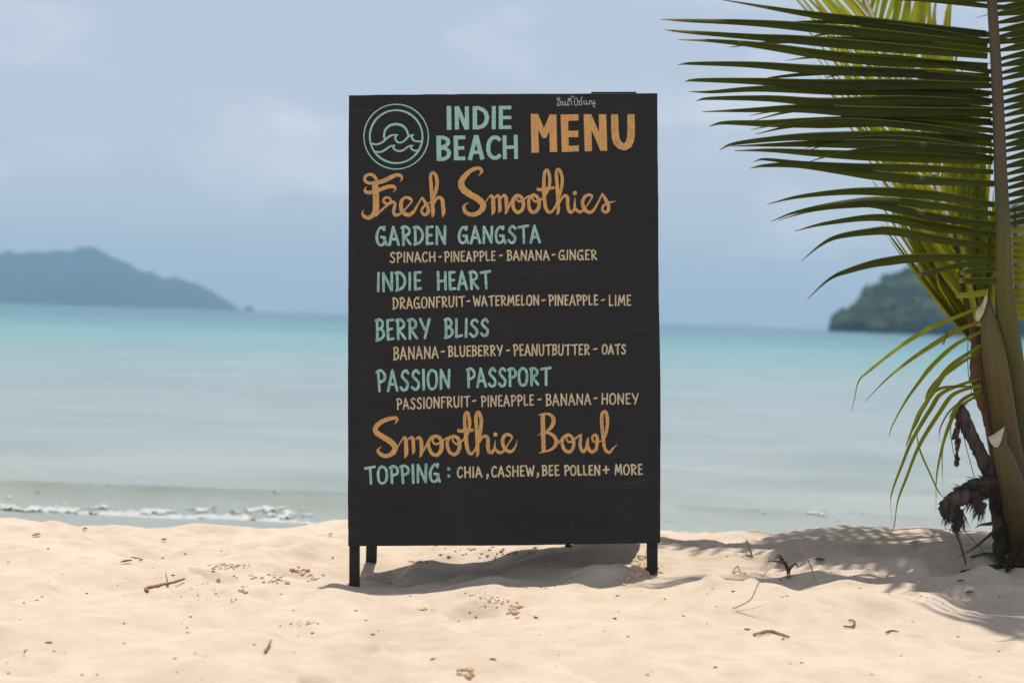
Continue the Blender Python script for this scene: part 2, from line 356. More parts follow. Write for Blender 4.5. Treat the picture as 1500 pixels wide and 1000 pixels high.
PITS = []
for i in range(340):
    PITS.append((RNG.uniform(-3, 3), RNG.uniform(2.4, 8.5), RNG.uniform(.05, .13), RNG.uniform(.006, .024), RNG.uniform(.5, 1.3), RNG.uniform(0, 3.14)))
def sstep(a, b, x):
    t = np.clip((x - a) / (b - a), 0, 1); return t * t * (3 - 2 * t)
def ground(X, Y):
    X = np.asarray(X, float); Y = np.asarray(Y, float)
    edge = 5.95 + .18 * vnoise(X, Y * 0, 1.6, 3) * 2 + .08 * vnoise(X, Y * 0, .4, 4)
    s = np.maximum(Y - edge, 0)
    z = -.37 * (1 - np.exp(-(s / 1.5) ** 1.1)) - .02 * np.minimum(s, 3) - .02 * np.maximum(Y - 10, 0) ** .9
    near = 1 - sstep(6.5, 8.5, Y)
    z = z + near * (.030 * vnoise(X, Y, 1.1, 5) + .034 * vnoise(X, Y * 1.1, .36, 6) + .030 * vnoise(X, Y, .15, 7) + .013 * vnoise(X, Y, .065, 8) + .003 * vnoise(X, Y, .026, 9))
    for (cx, cy, r, d, el, a) in (PITS if X.ndim < 2 else ()):
        dx = (X - cx); dy = (Y - cy); ca, sa = math.cos(a), math.sin(a)
        q = ((dx * ca + dy * sa) / el) ** 2 + (-dx * sa + dy * ca) ** 2
        q = q / (r * r); z = z - d * near * (np.exp(-q * 1.6) - .45 * np.exp(-(np.sqrt(q) - 1.35) ** 2 * 5))
    if X.ndim == 2:
        for (cx, cy, r, d, el, a) in PITS:
            m_ = r * 3.6
            i0, i1 = np.searchsorted(X[0], [cx - m_, cx + m_]); j0, j1 = np.searchsorted(Y[:, 0], [cy - m_, cy + m_])
            if i1 <= i0 or j1 <= j0: continue
            w_ = (slice(j0, j1), slice(i0, i1)); dx = X[w_] - cx; dy = Y[w_] - cy; ca, sa = math.cos(a), math.sin(a)
            q = (((dx * ca + dy * sa) / el) ** 2 + (-dx * sa + dy * ca) ** 2) / (r * r)
            z[w_] -= d * near[w_] * (np.exp(-q * 1.6) - .45 * np.exp(-(np.sqrt(q) - 1.35) ** 2 * 5))
    z = z - .020 * (1 - sstep(-.9, .2, X)) * sstep(4.9, 5.7, Y)
    # the ground rises towards the board's right feet and the mound behind it
    z = z + .052 * sstep(-.35, .40, X) * np.exp(-((Y - 5.15) / .75) ** 2)
    z = z - .014 * np.exp(-((X + .38) / .16) ** 2 - ((Y - 4.86) / .16) ** 2)
    z = z + .040 * np.exp(-((X - .02) / .24) ** 2 - ((Y - 5.42) / .17) ** 2)
    z = z + .035 * sstep(.35, .9, X) * np.exp(-((Y - (5.72 - .22 * (X - .4))) / .26) ** 2)
    z = z - .038 * np.exp(-((X + .36) / .17) ** 2 - ((Y - 5.22) / .22) ** 2)
    # wind-drawn ridges running across the right side and under the board
    wr = 1 - np.abs(np.sin((Y * 1.0 - .22 * X + .10 * vnoise(X, Y, .45, 21)) * 2 * math.pi / .155 + 5 * vnoise(X, Y, .6, 22)))
    m = np.exp(-((Y - 5.15) / .42) ** 2) * sstep(-.30, .25, X) * (.35 + .65 * sstep(.3, .6, X))
    z = z + .013 * wr ** 1.6 * m * (1 - sstep(1.6, 2.6, X))
    m2 = np.exp(-((X + .02) / .33) ** 2 - ((Y - 4.95) / .17) ** 2)
    z = z + .016 * (vnoise(X * 1.0, Y * 2.2, .16, 25)) * m2 * 2
    # dug hole and loose hump left of the board
    z = z - .030 * np.exp(-((X + .522) / .030) ** 2 - ((Y - 4.99) / .035) ** 2) + .014 * np.exp(-((X + .60) / .09) ** 2 - ((Y - 5.05) / .06) ** 2)
    return z
TX = np.arange(-4.2, 4.2, .012); TY = np.arange(3.0, 11.5, .012)
TG = ground(*np.meshgrid(TX, TY))
def lut(T, x, y):
    a = (x + 4.2) / .012; b = (y - 3.0) / .012
    a = min(max(a, 0), T.shape[1] - 1.001); b = min(max(b, 0), T.shape[0] - 1.001)
    i, j = int(a), int(b); a -= i; b -= j
    return float((T[j, i] * (1 - a) + T[j, i + 1] * a) * (1 - b) + (T[j + 1, i] * (1 - a) + T[j + 1, i + 1] * a) * b)
def gz(x, y): return lut(TG, x, y)
def on_ground(px, py, guess=5.0):
    """point of the sand surface seen at a pixel"""
    Y = guess; d = P(px, py, 1.0) - Vector((0, 0, CAM_H)); k = d.z / d.y; kx = d.x / d.y
    for _ in range(20):
        g = gz(kx * Y, Y)
        Y = .5 * Y + .5 * (g - CAM_H) / k
    p = P(px, py, Y); return Vector((p.x, Y, gz(p.x, Y)))

def grid_obj(name, X, Y, Z, mat_, kind='structure'):
    ny, nx = X.shape
    V = np.stack([X, Y, Z], -1).reshape(-1, 3).astype(np.float32)
    i = np.arange(ny - 1)[:, None] * nx + np.arange(nx - 1)[None, :]
    Q = np.stack([i, i + 1, i + nx + 1, i + nx], -1).reshape(-1, 4).astype(np.int32)
    me = bpy.data.meshes.new(name)
    me.vertices.add(len(V)); me.vertices.foreach_set('co', V.ravel())
    me.loops.add(Q.size); me.loops.foreach_set('vertex_index', Q.ravel())
    me.polygons.add(len(Q)); me.polygons.foreach_set('loop_start', np.arange(0, Q.size, 4, dtype=np.int32)); me.polygons.foreach_set('loop_total', np.full(len(Q), 4, dtype=np.int32))
    me.polygons.foreach_set('use_smooth', np.ones(len(Q), bool)); me.update(calc_edges=True); me.validate()
    o = link(name, me, mat_); o['kind'] = kind; return o

# ------------------------------------------------------------------ sand, sea, islands
def axis(core0, core1, step, far0, far1, g=1.25):
    c = list(np.arange(core0, core1, step)); s = step; x = core1; hi = []
    while x < far1: hi.append(x); s *= g; x += s
    hi.append(far1); s = step; x = core0 - step; lo = []
    while x > far0: lo.append(x); s *= g; x -= s
    lo.append(far0); return np.array(lo[::-1] + c + hi)
ax = axis(-1.9, 1.9, .0065, -3200, 3200); ay = axis(3.3, 6.9, .006, -3200, 40, 1.12)
GX, GY = np.meshgrid(ax, ay)
grid_obj('sand_beach', GX, GY, ground(GX, GY), M_SAND)

WL = -.345                                       # water level
def sea_z(X, Y):
    f = np.clip(14 / np.maximum(Y, 1), 0, 1)
    z = WL + .022 * f * np.sin(Y * 3.3 + .9 * np.sin(X * .5) + 3 * vnoise(X, Y, 3.1, 31)) + .03 * f * vnoise(X * .5, Y, .7, 32) + .012 * f * vnoise(X * .7, Y, .25, 33)
    z = z + .055 * np.exp(-((Y - (10.3 + .3 * vnoise(X, Y * 0, 1.7, 35) * 2)) / .30) ** 2) * (1 - .35 * sstep(-.6, .6, X))
    z = z + .050 * np.exp(-((Y - (9.05 + .20 * vnoise(X, Y * 0, .9, 36) * 2)) / .22) ** 2) * (1 - .5 * sstep(-.4, .4, X))
    return z
yy = np.concatenate([np.arange(7.6, 13, .035), np.geomspace(13, 3260, 330)])
tt = np.linspace(-1, 1, 340); tt = np.sign(tt) * np.abs(tt) ** 1.25
WXs = tt[None, :] * (6 + yy[:, None] * .75); WYs = np.repeat(yy[:, None], len(tt), 1)
grid_obj('sea_water', WXs, WYs, sea_z(WXs, WYs), M_WATER)

_ico = None
def ico():
    global _ico
    if _ico is None:
        import bmesh
        bm = bmesh.new(); bmesh.ops.create_icosphere(bm, subdivisions=2, radius=1)
        _ico = (np.array([v.co[:] for v in bm.verts]), [tuple(v.index for v in f.verts) for f in bm.faces]); bm.free()
        bm = bmesh.new(); bmesh.ops.create_icosphere(bm, subdivisions=1, radius=1)
        _ico += (np.array([v.co[:] for v in bm.verts]), [tuple(v.index for v in f.verts) for f in bm.faces]); bm.free()
    return _ico
def lump(buf, c, s, amp=.3, lo=True, seed=None):
    i = ico(); V = i[2] if lo else i[0]; F = i[3] if lo else i[1]
    k = 1 + amp * (RNG.random(len(V))[:, None] - .5) * 2
    buf.add([tuple(v) for v in V * k * np.array(s) + np.array(c)], F)

TS = sea_z(*np.meshgrid(TX, TY)); TN = vnoise(*np.meshgrid(TX, TY * .6), .35, 41)
# lacy foam of the small broken wave: a bubbly sheet with holes, wide on the left, a thin line on the right
fx, fy = np.arange(-3.9, 3.9, .013), np.arange(8.9, 10.7, .013); FX, FY = np.meshgrid(fx, fy)
wid = .30 * (1 - sstep(-2.0, .2, FX)) + .045 + .03 * vnoise(FX, FY * 0, .5, 42)
yc = 9.47 + .22 * vnoise(FX, FY * 0, .9, 43) + .08 * vnoise(FX, FY * 0, .25, 44)
prof_ = np.exp(-((FY - yc) / wid) ** 2) + .55 * np.exp(-((FY - yc - .36 - .2 * vnoise(FX, FY * 0, .6, 45)) / .07) ** 2) * (1 - sstep(-1.6, -.3, FX))
lace = .5 * vnoise(FX * .6, FY, .13, 46) + .45 * vnoise(FX * .8, FY, .05, 47) + .35 * vnoise(FX, FY, .027, 48)
msk = prof_ + 1.5 * lace > .60
FZ = np.maximum(sea_z(FX, FY), ground(FX, FY)) + .004 + .034 * np.clip(prof_ + 1.5 * lace - .60, 0, .6) * (1 + vnoise(FX, FY, .03, 49))
nxf = len(fx); keep = msk[:-1, :-1]
jj, ii = np.nonzero(keep); a0 = jj * nxf + ii; Vf = np.stack([FX, FY, FZ], -1).reshape(-1, 3)
Qf = np.stack([a0, a0 + 1, a0 + nxf + 1, a0 + nxf], -1); us, inv = np.unique(Qf, return_inverse=True); Qf = inv.reshape(-1, 4)
tag(mk('sea_foam', Vf[us].tolist(), Qf.tolist(), M_FOAM), 'soft white broken foam of a small wave along the shoreline', 'foam', kind='stuff')

def island(name, D, prof, depth, mat_, seed, rough, nx=260, ny=60):
    """prof: (px, height in pixels above the waterline) at distance D"""
    px = np.linspace(prof[0][0], prof[-1][0], nx); hp = np.interp(px, [a for a, b in prof], [b for a, b in prof])
    s = D / F_PX; X1 = (px - 750) * s; H1 = hp * s
    t = np.linspace(0, 1, ny)
    X = np.repeat(X1[None, :], ny, 0); Yb = D + (t[:, None]) * depth
    Y = np.repeat(Yb, nx, 1) + 0 * X
    prof_t = np.sin(np.clip(t * 1.0, 0, 1) * math.pi) ** .75
    Z = WL + H1[None, :] * prof_t[:, None] * (1 + rough * vnoise(X, Y, D * .02, seed)) + H1[None, :] ** .5 * prof_t[:, None] * vnoise(X, Y, D * .006, seed + 1) * 1.2
    # the ridge stands half way back: widen so that it is seen at the traced height
    X = X * (1 + (Y - D) / D); Z = WL + (Z - WL) * (1 + (Y - D) / D)
    Z[0, :] = WL - 2; Z[-1, :] = WL - 2
    return grid_obj(name, X, Y, Z, mat_)
o = island('island_hill', 2800, [(-420, 0), (-330, 40), (-200, 62), (-60, 66), (0, 72), (60, 75), (100, 79), (122, 84), (135, 83), (155, 75), (180, 63), (215, 50), (260, 42), (300, 30), (325, 17), (345, 5), (352, 0)], 400, M_FAR, 51, .04)
o['label'] = 'long blue wooded island on the horizon left of the board'
o = island('island_rock', 2800, [(354, 0), (358, 5), (364, 8), (369, 5), (374, 0)], 60, M_FAR, 55, .1, 30, 12)
o['label'] = 'tiny islet just off the tip of the blue island'
HP = [(1232, 0), (1240, 5), (1250, 10), (1262, 24), (1277, 42), (1300, 58), (1330, 72), (1380, 96), (1430, 126), (1480, 166), (1560, 210), (1680, 236), (1850, 200), (2050, 110), (2200, 0)]
HD = 600.0
o = island('headland_hill', HD, HP, 175, M_NEAR, 61, .10, 200, 60)
o['label'] = 'steep green headland rising behind the palm'
tb = Buf(); s_ = HD / F_PX
for i in range(3600):
    px = 1232 + 630 * RNG.random() ** 1.25; t = RNG.random() ** 1.2 * .52
    hp = np.interp(px, [a for a, b in HP], [b for a, b in HP]) * s_
    Y = HD + t * 175; k = Y / HD; X = (px - 750) * s_ * k; z = WL + hp * math.sin(t * math.pi) ** .75 * k
    r = RNG.uniform(1.3, 3.9) * (1.35 if RNG.random() < .08 else 1)
    lump(tb, (X, Y, z + r * .5), (r, r, r * RNG.uniform(.75, 1.25)), .28, lo=(RNG.random() < .75))
for (px, hpx, r) in ((1268, 54, 2.6), (1268, 42, 3.0), (1236, 8, 1.8), (1247, 16, 2.3), (1298, 72, 2.8), (1340, 88, 3.0), (1318, 80, 2.4)):
    Y = HD + 84; k = Y / HD; lump(tb, ((px - 750) * s_ * k, Y, WL + hpx * s_ * k), (r, r, r * 1.25), .25, lo=False)
tag(tb.build('forest', M_NEAR, smooth=False), 'dense trees covering the green headland behind the palm', 'forest', kind='stuff')

# haze in the air
def box_mesh(name, a, b):
    V = [(x, y, z) for z in (a[2], b[2]) for y in (a[1], b[1]) for x in (a[0], b[0])]
    F = [(0, 2, 3, 1), (4, 5, 7, 6), (0, 1, 5, 4), (2, 6, 7, 3), (0, 4, 6, 2), (1, 3, 7, 5)]
    me = bpy.data.meshes.new(name); me.from_pydata(V, [], F); return me
hm = bpy.data.materials.new('haze_air'); hm.use_nodes = True; hn = hm.node_tree; hn.nodes.clear()
pv = hn.nodes.new('ShaderNodeVolumePrincipled'); ho = hn.nodes.new('ShaderNodeOutputMaterial')
pv.inputs['Density'].default_value = 3.1e-4; pv.inputs['Color'].default_value = (.43, .735, 1.0, 1); pv.inputs['Anisotropy'].default_value = 0
hn.links.new(pv.outputs[0], ho.inputs['Volume'])
hz = link('haze', box_mesh('haze', (-3350, -3350, -22), (3350, 3350, 96)), hm); hz['kind'] = 'stuff'
hz['label'] = 'thin pale blue sea haze'

# ------------------------------------------------------------------ menu board
BY0, BY1 = 4.85, 4.913
bl, br_, tl, tr_ = P(509.5, 799, BY0), P(967.5, 797, BY0), P(511, 139, BY1), P(963, 136.5, BY1)
UP = ((tl + tr_) / 2 - (bl + br_) / 2).normalized(); RT = (br_ - bl).normalized()
NRM = RT.cross(UP).normalized()                  # towards the camera
if NRM.y > 0: NRM = -NRM
def B(px, py, off=0.0):
    """point of the board's front face seen at a pixel, lifted off it by off metres"""
    o = Vector((0, 0, CAM_H)); d = P(px, py, 1.0) - o
    t = (bl - o).dot(NRM) / d.dot(NRM); return o + d * t + NRM * off
TH = .012
root = empty('menu_board', (P(738, 850, 5.05).x, 5.05, 0.0))
tag(root, 'black A-frame menu board with hand-painted smoothie lettering standing on the sand', 'menu board')
def slab(name, outline_front, th, mat_, parent, back=None, bev=.0012):
    """solid sheet: front outline (world points, any plane) extruded by th away from the camera, with a small bevel"""
    n = len(outline_front); c = sum(outline_front, Vector()) / n
    sh = [p + (c - p).normalized() * bev for p in outline_front]
    V = [p + NRM * 0 for p in sh] + [p - NRM * bev for p in outline_front] + [p - NRM * (th - bev) for p in outline_front] + [p - NRM * th for p in sh]
    F = [tuple(range(n))]
    for k in range(3): F += [(k * n + i, (k + 1) * n + i, (k + 1) * n + (i + 1) % n, k * n + (i + 1) % n) for i in range(n)]
    F += [tuple(3 * n + i for i in range(n))[::-1]]
    return mk(name, V, F, mat_, parent, smooth=False)
out = []
def edge_pts(a, b, n, amp, seed, axis_):
    r = random.Random(seed); pts = []; w1 = [r.uniform(-1, 1) for _ in range(n + 1)]
    for i in range(n):
        t = i / n; q = (a[0] * (1 - t) + b[0] * t, a[1] * (1 - t) + b[1] * t); k = amp * (.6 * w1[i] + .4 * math.sin(t * 9 + seed)) if i else 0
        pts.append((q[0] + (k if axis_ == 0 else 0), q[1] + (k if axis_ == 1 else 0)))
    return pts
ol = edge_pts((511, 139.5), (640, 138), 9, .35, 1, 1) + edge_pts((640, 138), (963, 136.5), 16, .35, 2, 1) + edge_pts((963, 136.5), (965, 420), 18, .35, 3, 0) \
    + edge_pts((965, 420), (967.6, 560), 9, .3, 4, 0) + edge_pts((967.6, 560), (967.3, 794), 14, .3, 5, 0) + edge_pts((967.3, 795), (738, 798.5), 14, .3, 6, 1) + edge_pts((738, 798.5), (509.8, 799.5), 14, .3, 7, 1) \
    + edge_pts((509.8, 799.5), (509.6, 590), 12, .35, 8, 0) + edge_pts((509.6, 590), (511, 139.5), 20, .35, 9, 0)
front = slab('panel', [B(x, y) for x, y in ol], TH, M_BOARD, root)
# rear panel leans the other way, hinged near the top
def rearY(z): return 5.27 - (z / 1.18) * .32
def rear(px, z):
    p = P(px, 500, 5.1); return Vector((p.x, rearY(z), z))
zt = (tl.z + tr_.z) / 2; zb = (bl.z + br_.z) / 2
def boxq(name, q, th, mat_, parent, away=Vector((0, 1, 0))):
    n = len(q); V = list(q) + [p + away * th for p in q]
    F = [tuple(range(n)), tuple(range(n, 2 * n))[::-1]] + [(i, i + n, (i + 1) % n + n, (i + 1) % n) for i in range(n)]
    return mk(name, V, F, mat_, parent, smooth=False)
xl, xr = bl.x + .012, br_.x - .02
boxq('panel', [Vector((xl + .004, rearY(zt - .02), zt - .015)), Vector((xr - .050, rearY(zt), zt - .01)), Vector((xr, rearY(zb + .035), zb + .035)), Vector((xl, rearY(zb + .03), zb + .03))], TH, M_BOARD, root)
a, b = P(866, 140, 4.93), P(932, 138, 4.93)
boxq('hinge_batten', [Vector((a.x, 4.928, a.z + .0085)), Vector((b.x, 4.928, b.z + .0055)), Vector((b.x, 4.928, b.z - .03)), Vector((a.x, 4.928, a.z - .03))], .03, M_BOARD, root)
def leg(px0, px1, ytop, ybot, Y, dY):
    o_ = -TH - .0025
    q = [B(px0 + 2 * (px0 < 600), ytop, o_), B(px1 - 3.5 * (px1 > 900), ytop, o_), B(px1 - .5, ybot, o_), B(px0 + .5, ybot, o_)]
    return boxq('leg', q, .022, M_BOARD, root, -NRM)
# front legs are the panel's frame posts behind it, rear legs the same on the rear panel
leg(510.2, 526, 160, 872, BY0 + TH + .003, .006)
leg(948.2, 964.8, 160, 862, BY0 + TH + .003, .006)
for (x0, x1) in ((xl + .002, xl + .030), (xr - .033, xr - .005)):
    zz = -.06
    boxq('leg', [Vector((x0 + .01 - (x0 > 0) * .06, rearY(zt - .06) + TH + .002, zt - .06)), Vector((x1 + .01 - (x0 > 0) * .06, rearY(zt - .06) + TH + .002, zt - .06)), Vector((x1, rearY(zz) + TH + .002, zz)), Vector((x0, rearY(zz) + TH + .002, zz))], .022, M_BOARD, root)
kb = Buf(); lump(kb, P(833, 799, 4.868), (.010, .008, .004), .1, lo=False); kb.build('wood_knob', M_BOARD, root)

# ---- lettering: every line a thin coat of paint on the front face
class Ink(Buf):
    k = 0
    def stroke(s, pts, cap='round', sm=True, step=1.1):
        pts = [(p[0], p[1], p[2]) for p in pts]
        q = catmull(pts, step) if sm and len(pts) > 2 else (catmull(pts, step) if len(pts) == 2 else np.vstack([catmull([pts[i], pts[i + 1]], step) for i in range(len(pts) - 1)]))
        q[:, 2] = np.maximum(q[:, 2], .25)
        if cap == 'round':
            def capend(a, b):
                d = (a - b)[:2]; d = d / (np.linalg.norm(d) + 1e-9); r = a[2] / 2; o = []
                for f in (.45, .8, .97): o.append(np.array([a[0] + d[0] * r * f, a[1] + d[1] * r * f, a[2] * math.sqrt(1 - f * f)]))
                return o
            q = np.vstack([capend(q[0], q[1])[::-1], q, capend(q[-1], q[-2])])
        n = len(q); V = []; uv = []; u = 0
        Ink.k += 1; base = .00035 + .00003 * (Ink.k % 12); v0 = random.random() * 50
        for i in range(n):
            t = q[min(n - 1, i + 1)] - q[max(0, i - 1)]; l = math.hypot(t[0], t[1]) + 1e-9
            nx, ny = -t[1] / l, t[0] / l
            if i: u += math.hypot(q[i][0] - q[i - 1][0], q[i][1] - q[i - 1][1])
            wv = q[i][2] / 2 * (1 + .05 * math.sin(u * .9 + v0)); off = base + .00002 * i / n
            V += [B(q[i][0] + nx * wv, q[i][1] + ny * wv, off), B(q[i][0], q[i][1], off), B(q[i][0] - nx * wv, q[i][1] - ny * wv, off)]
            uv += [(u + v0 * 7, 0), (u + v0 * 7, .5), (u + v0 * 7, 1)]
        F = [(i * 3 + j, i * 3 + j + 1, i * 3 + j + 4, i * 3 + j + 3) for i in range(n - 1) for j in (0, 1)]
        s.add(V, F, uv)
    def dot(s, x, y, r):
        Ink.k += 1; off = .00036 + .00003 * (Ink.k % 12); n = 20
        s.add([B(x + r * math.cos(a * 2 * math.pi / n) * (1 + random.uniform(-.05, .05)), y + r * math.sin(a * 2 * math.pi / n), off) for a in range(n)], [tuple(range(n))], [(x + 3 * math.cos(a * .3), .5 + .3 * math.sin(a * .314)) for a in range(n)])
    def poly(s, pts):
        Ink.k += 1; off = .0004
        s.add([B(x, y, off) for x, y in pts], [tuple(range(len(pts)))], [(x * 2, y * .05) for x, y in pts])
def Z(o, sc_):                                    # zoomed-crop coordinates -> photograph pixels
    return lambda L_, ws=1.0: [(o[0] + p[0] / sc_, o[1] + p[1] / sc_, (p[2] / sc_ if len(p) > 2 else 0) * ws) for p in L_]

FONT = {
 'A': (.80, ['l', (0, 0), (.42, 1)], ['l', (.42, 1), (.98, 0)], ['l', (.14, .34), (.78, .31)]),
 'B': (.66, ['l', (.12, .98), (.14, .02)], ['s', (-.04, .95), (.45, 1), (.85, .84), (.72, .62), (.2, .52)], ['s', (.2, .54), (.75, .50), (1, .28), (.7, .08), (.02, .0)]),
 'C': (.68, ['s', (.92, .86), (.62, 1), (.22, .84), (.03, .48), (.18, .12), (.55, 0), (.95, .16)]),
 'D': (.78, ['l', (.14, .98), (.16, .03)], ['s', (-.02, .97), (.45, .98), (.86, .74), (.95, .42), (.65, .12), (.06, .0)]),
 'E': (.60, ['l', (.12, .98), (.18, .02)], ['l', (.12, .97), (.88, 1)], ['l', (.14, .50), (.76, .54)], ['l', (.18, .02), (.95, .05)]),
 'F': (.58, ['l', (.14, .98), (.18, 0)], ['l', (.05, .96), (.95, 1)], ['l', (.15, .52), (.8, .56)]),
 'G': (.86, ['s', (.78, .84), (.52, .98), (.20, .80), (.03, .42), (.18, .08), (.50, .0), (.78, .16), (.84, .42)], ['l', (.48, .44), (.84, .42)], ['l', (.80, .30), (1, .0)], ['l', (.78, .84), (.82, 1.0)]),
 'H': (.80, ['l', (.06, 1), (.10, 0)], ['l', (.90, .99), (.93, .01)], ['l', (.08, .47), (.92, .51)]),
 'I': (.20, ['l', (.5, 1), (.55, 0)]),
 'L': (.60, ['l', (.12, 1), (.18, .02)], ['l', (.18, .02), (.96, .07)]),
 'M': (1.02, ['l', (.08, .02), (.18, 1)], ['l', (.18, 1), (.50, .30)], ['l', (.50, .30), (.82, 1)], ['l', (.82, 1), (.95, .02)]),
 'N': (.84, ['l', (.08, .0), (.08, 1)], ['l', (.08, 1), (.88, .02)], ['l', (.88, .02), (.92, 1)]),
 'O': (.82, ['s', (.46, 1), (.14, .84), (.03, .48), (.15, .12), (.48, 0), (.84, .14), (.96, .52), (.82, .88), (.42, 1)]),
 'P': (.68, ['l', (.14, .98), (.22, .0)], ['s', (-.04, .93), (.45, 1.0), (.92, .82), (.88, .56), (.22, .42)]),
 'R': (.78, ['l', (.14, .98), (.18, .0)], ['s', (-.02, .95), (.40, 1.0), (.80, .84), (.74, .60), (.2, .48)], ['l', (.26, .48), (.96, .02)]),
 'S': (.68, ['s', (.93, .86), (.65, 1), (.28, .90), (.20, .70), (.55, .52), (.90, .32), (.78, .07), (.40, 0), (.04, .15)]),
 'T': (.82, ['l', (0, .92), (1, 1)], ['l', (.52, .95), (.58, 0)]),
 'U': (.78, ['s', (.06, 1), (.08, .45), (.20, .08), (.5, 0), (.80, .12), (.90, .5), (.93, 1)]),
 'W': (1.08, ['l', (0, 1), (.27, .02)], ['l', (.27, .02), (.50, .75)], ['l', (.50, .75), (.76, .02)], ['l', (.76, .02), (1, 1)]),
 'Y': (.80, ['l', (.0, 1), (.48, .45)], ['l', (1, 1), (.48, .0)]),
}
def word(ink, s, x0, x1, t0, b0, t1, b1, pen):
    """word between pixels x0..x1; top/bottom y at its left and right ends"""
    gap = .26; tot = sum(FONT[c][0] for c in s) + gap * (len(s) - 1); k = (x1 - x0 - pen) / tot; x = x0 + pen / 2
    for c in s:
        wd = FONT[c][0] * k; rot = random.uniform(-.025, .025); js = random.uniform(-.02, .02)
        for st in FONT[c][1:]:
            pts = []
            for (gx, gy) in st[1:]:
                X = x + gx * wd + rot * (gy - .5) * (b0 - t0); f = (X - x0) / (x1 - x0)
                tp = t0 + (t1 - t0) * f + pen / 2; bt = b0 + (b1 - b0) * f - pen / 2
                gy2 = gy + js * (gy - .3) + random.uniform(-.012, .012)
                pts.append((X, bt + (tp - bt) * gy2, pen * random.uniform(.92, 1.08)))
            ink.stroke(pts, 'round', st[0] == 's', .9)
        x += wd + gap * k
def dash(ink, xa, xb, y, pen): ink.stroke([(xa + pen / 2, y + .4, pen), (xb - pen / 2, y - .4, pen)])

def line(mat_, label):
    i = Ink(); return i, (lambda: tag(i.build('lettering', mat_, root, smooth=False), label))
# logo
ink, done = line(M_TEAL2, 'teal round emblem of a sun over two waves')
cx, cy = 580.3, 200.4
for rr_, wd in ((47.2, 1.75), (38.6, 2.7)):
    ink.stroke([(cx + rr_ * math.cos(a * math.pi / 30), cy + rr_ * 1.003 * math.sin(a * math.pi / 30), wd * (1 + .12 * math.sin(a * .4))) for a in range(61)], 'butt')
z7 = Z((525, 145), 9.09)
ink.stroke(z7([(352, 548, 26), (342, 480, 28), (362, 410, 28), (420, 355, 30), (500, 338, 34), (580, 355, 32), (635, 405, 28), (658, 460, 26), (668, 505, 24)]))
for L_ in ([(170, 597, 24), (250, 605, 24), (330, 570, 26), (400, 508, 26), (455, 483, 24), (528, 478, 8)],
           [(526, 480, 8), (498, 500, 24), (492, 530, 26), (512, 568, 26), (556, 584, 24), (610, 560, 24), (660, 508, 24), (700, 484, 22), (740, 478, 8)],
           [(738, 480, 8), (712, 500, 24), (718, 532, 26), (756, 562, 24), (838, 568, 24)],
           [(222, 703, 24), (290, 708, 24), (350, 682, 26), (410, 640, 24), (450, 624, 20), (492, 616, 8)],
           [(490, 618, 8), (466, 640, 24), (480, 672, 26), (540, 696, 26), (600, 682, 24), (650, 645, 24), (690, 624, 20), (730, 620, 8)],
           [(727, 622, 8), (700, 642, 24), (714, 672, 24), (755, 690, 24), (798, 684, 24)]):
    ink.stroke(z7(L_))
o = ink.build('emblem', M_TEAL2, root, smooth=False); o['label'] = 'teal round emblem of a sun over two waves'
# INDIE BEACH
ink, done = line(M_TEAL2, 'teal block word INDIE')
z1 = Z((500, 130), 5.0); z2 = Z((730, 130), 5.0)
def seg(z, a, b, wd): ink.stroke(z([(a[0], a[1], wd), (b[0], b[1], wd)]), 'butt')
for a, b, wd in (((788, 128), (790, 302), 34), ((844, 130), (847, 300), 30), ((919, 130), (921, 300), 30), ((847, 132), (918, 298), 30), ((977, 130), (979, 298), 32), ((1117, 128), (1116, 298), 29)): seg(z1, a, b, wd)
for a, b, wd in (((18, 127), (18, 297), 30), ((5, 140), (95, 139), 26), ((5, 213), (95, 212), 24), ((5, 284), (95, 283), 26)): seg(z2, a, b, wd)
ink.stroke(z1([(962, 144, 28), (1008, 144, 28), (1050, 168, 30), (1066, 214, 32), (1050, 262, 30), (1008, 284, 28), (962, 284, 28)]), 'butt')
done(); ink, done = line(M_TEAL2, 'teal block word BEACH')
for a, b, wd in (((712, 345), (716, 530), 34), ((838, 345), (841, 525), 32), ((825, 359), (908, 357), 27), ((825, 435), (900, 434), 25), ((825, 511), (908, 511), 27), ((941, 523), (988, 342), 31), ((988, 342), (1034, 519), 31), ((965, 467), (1015, 464), 25)): seg(z1, a, b, wd)
for a, b, wd in (((45, 342), (48, 517), 28), ((127, 338), (130, 515), 28), ((45, 430), (130, 428), 25)): seg(z2, a, b, wd)
ink.stroke(z1([(700, 359, 27), (750, 360, 27), (780, 378, 29), (778, 405, 29), (750, 425, 26), (700, 430, 24)]), 'butt')
ink.stroke(z1([(700, 436, 24), (756, 438, 25), (785, 458, 29), (785, 490, 29), (756, 513, 27), (700, 516, 27)]), 'butt')
ink.stroke(z1([(1164, 380, 28), (1140, 359, 28), (1106, 362, 28), (1083, 392, 30), (1076, 434, 31), (1084, 478, 30), (1108, 504, 28), (1140, 505, 28), (1165, 484, 28)]), 'butt')
done()
# MENU
ink, done = line(M_ORANGE, 'orange block word MENU')
for pl in ([(237, 185), (290, 185), (334, 290), (375, 190), (425, 190), (432, 463), (377, 465), (374, 310), (350, 362), (325, 362), (292, 300), (298, 468), (243, 470)],
           [(455, 190), (587, 188), (587, 233), (512, 236), (512, 308), (585, 308), (585, 355), (514, 355), (516, 420), (590, 415), (590, 460), (465, 465)],
           [(624, 188), (680, 188), (738, 320), (736, 188), (790, 188), (797, 455), (748, 455), (682, 300), (686, 457), (633, 460)]):
    ink.poly([(a[0], a[1]) for a in z2(pl)])
ink.stroke(z2([(851, 188, 52), (856, 330, 54), (872, 395, 54), (918, 426, 50), (957, 400, 54), (972, 330, 54), (971, 188, 52)]), 'butt')
done()
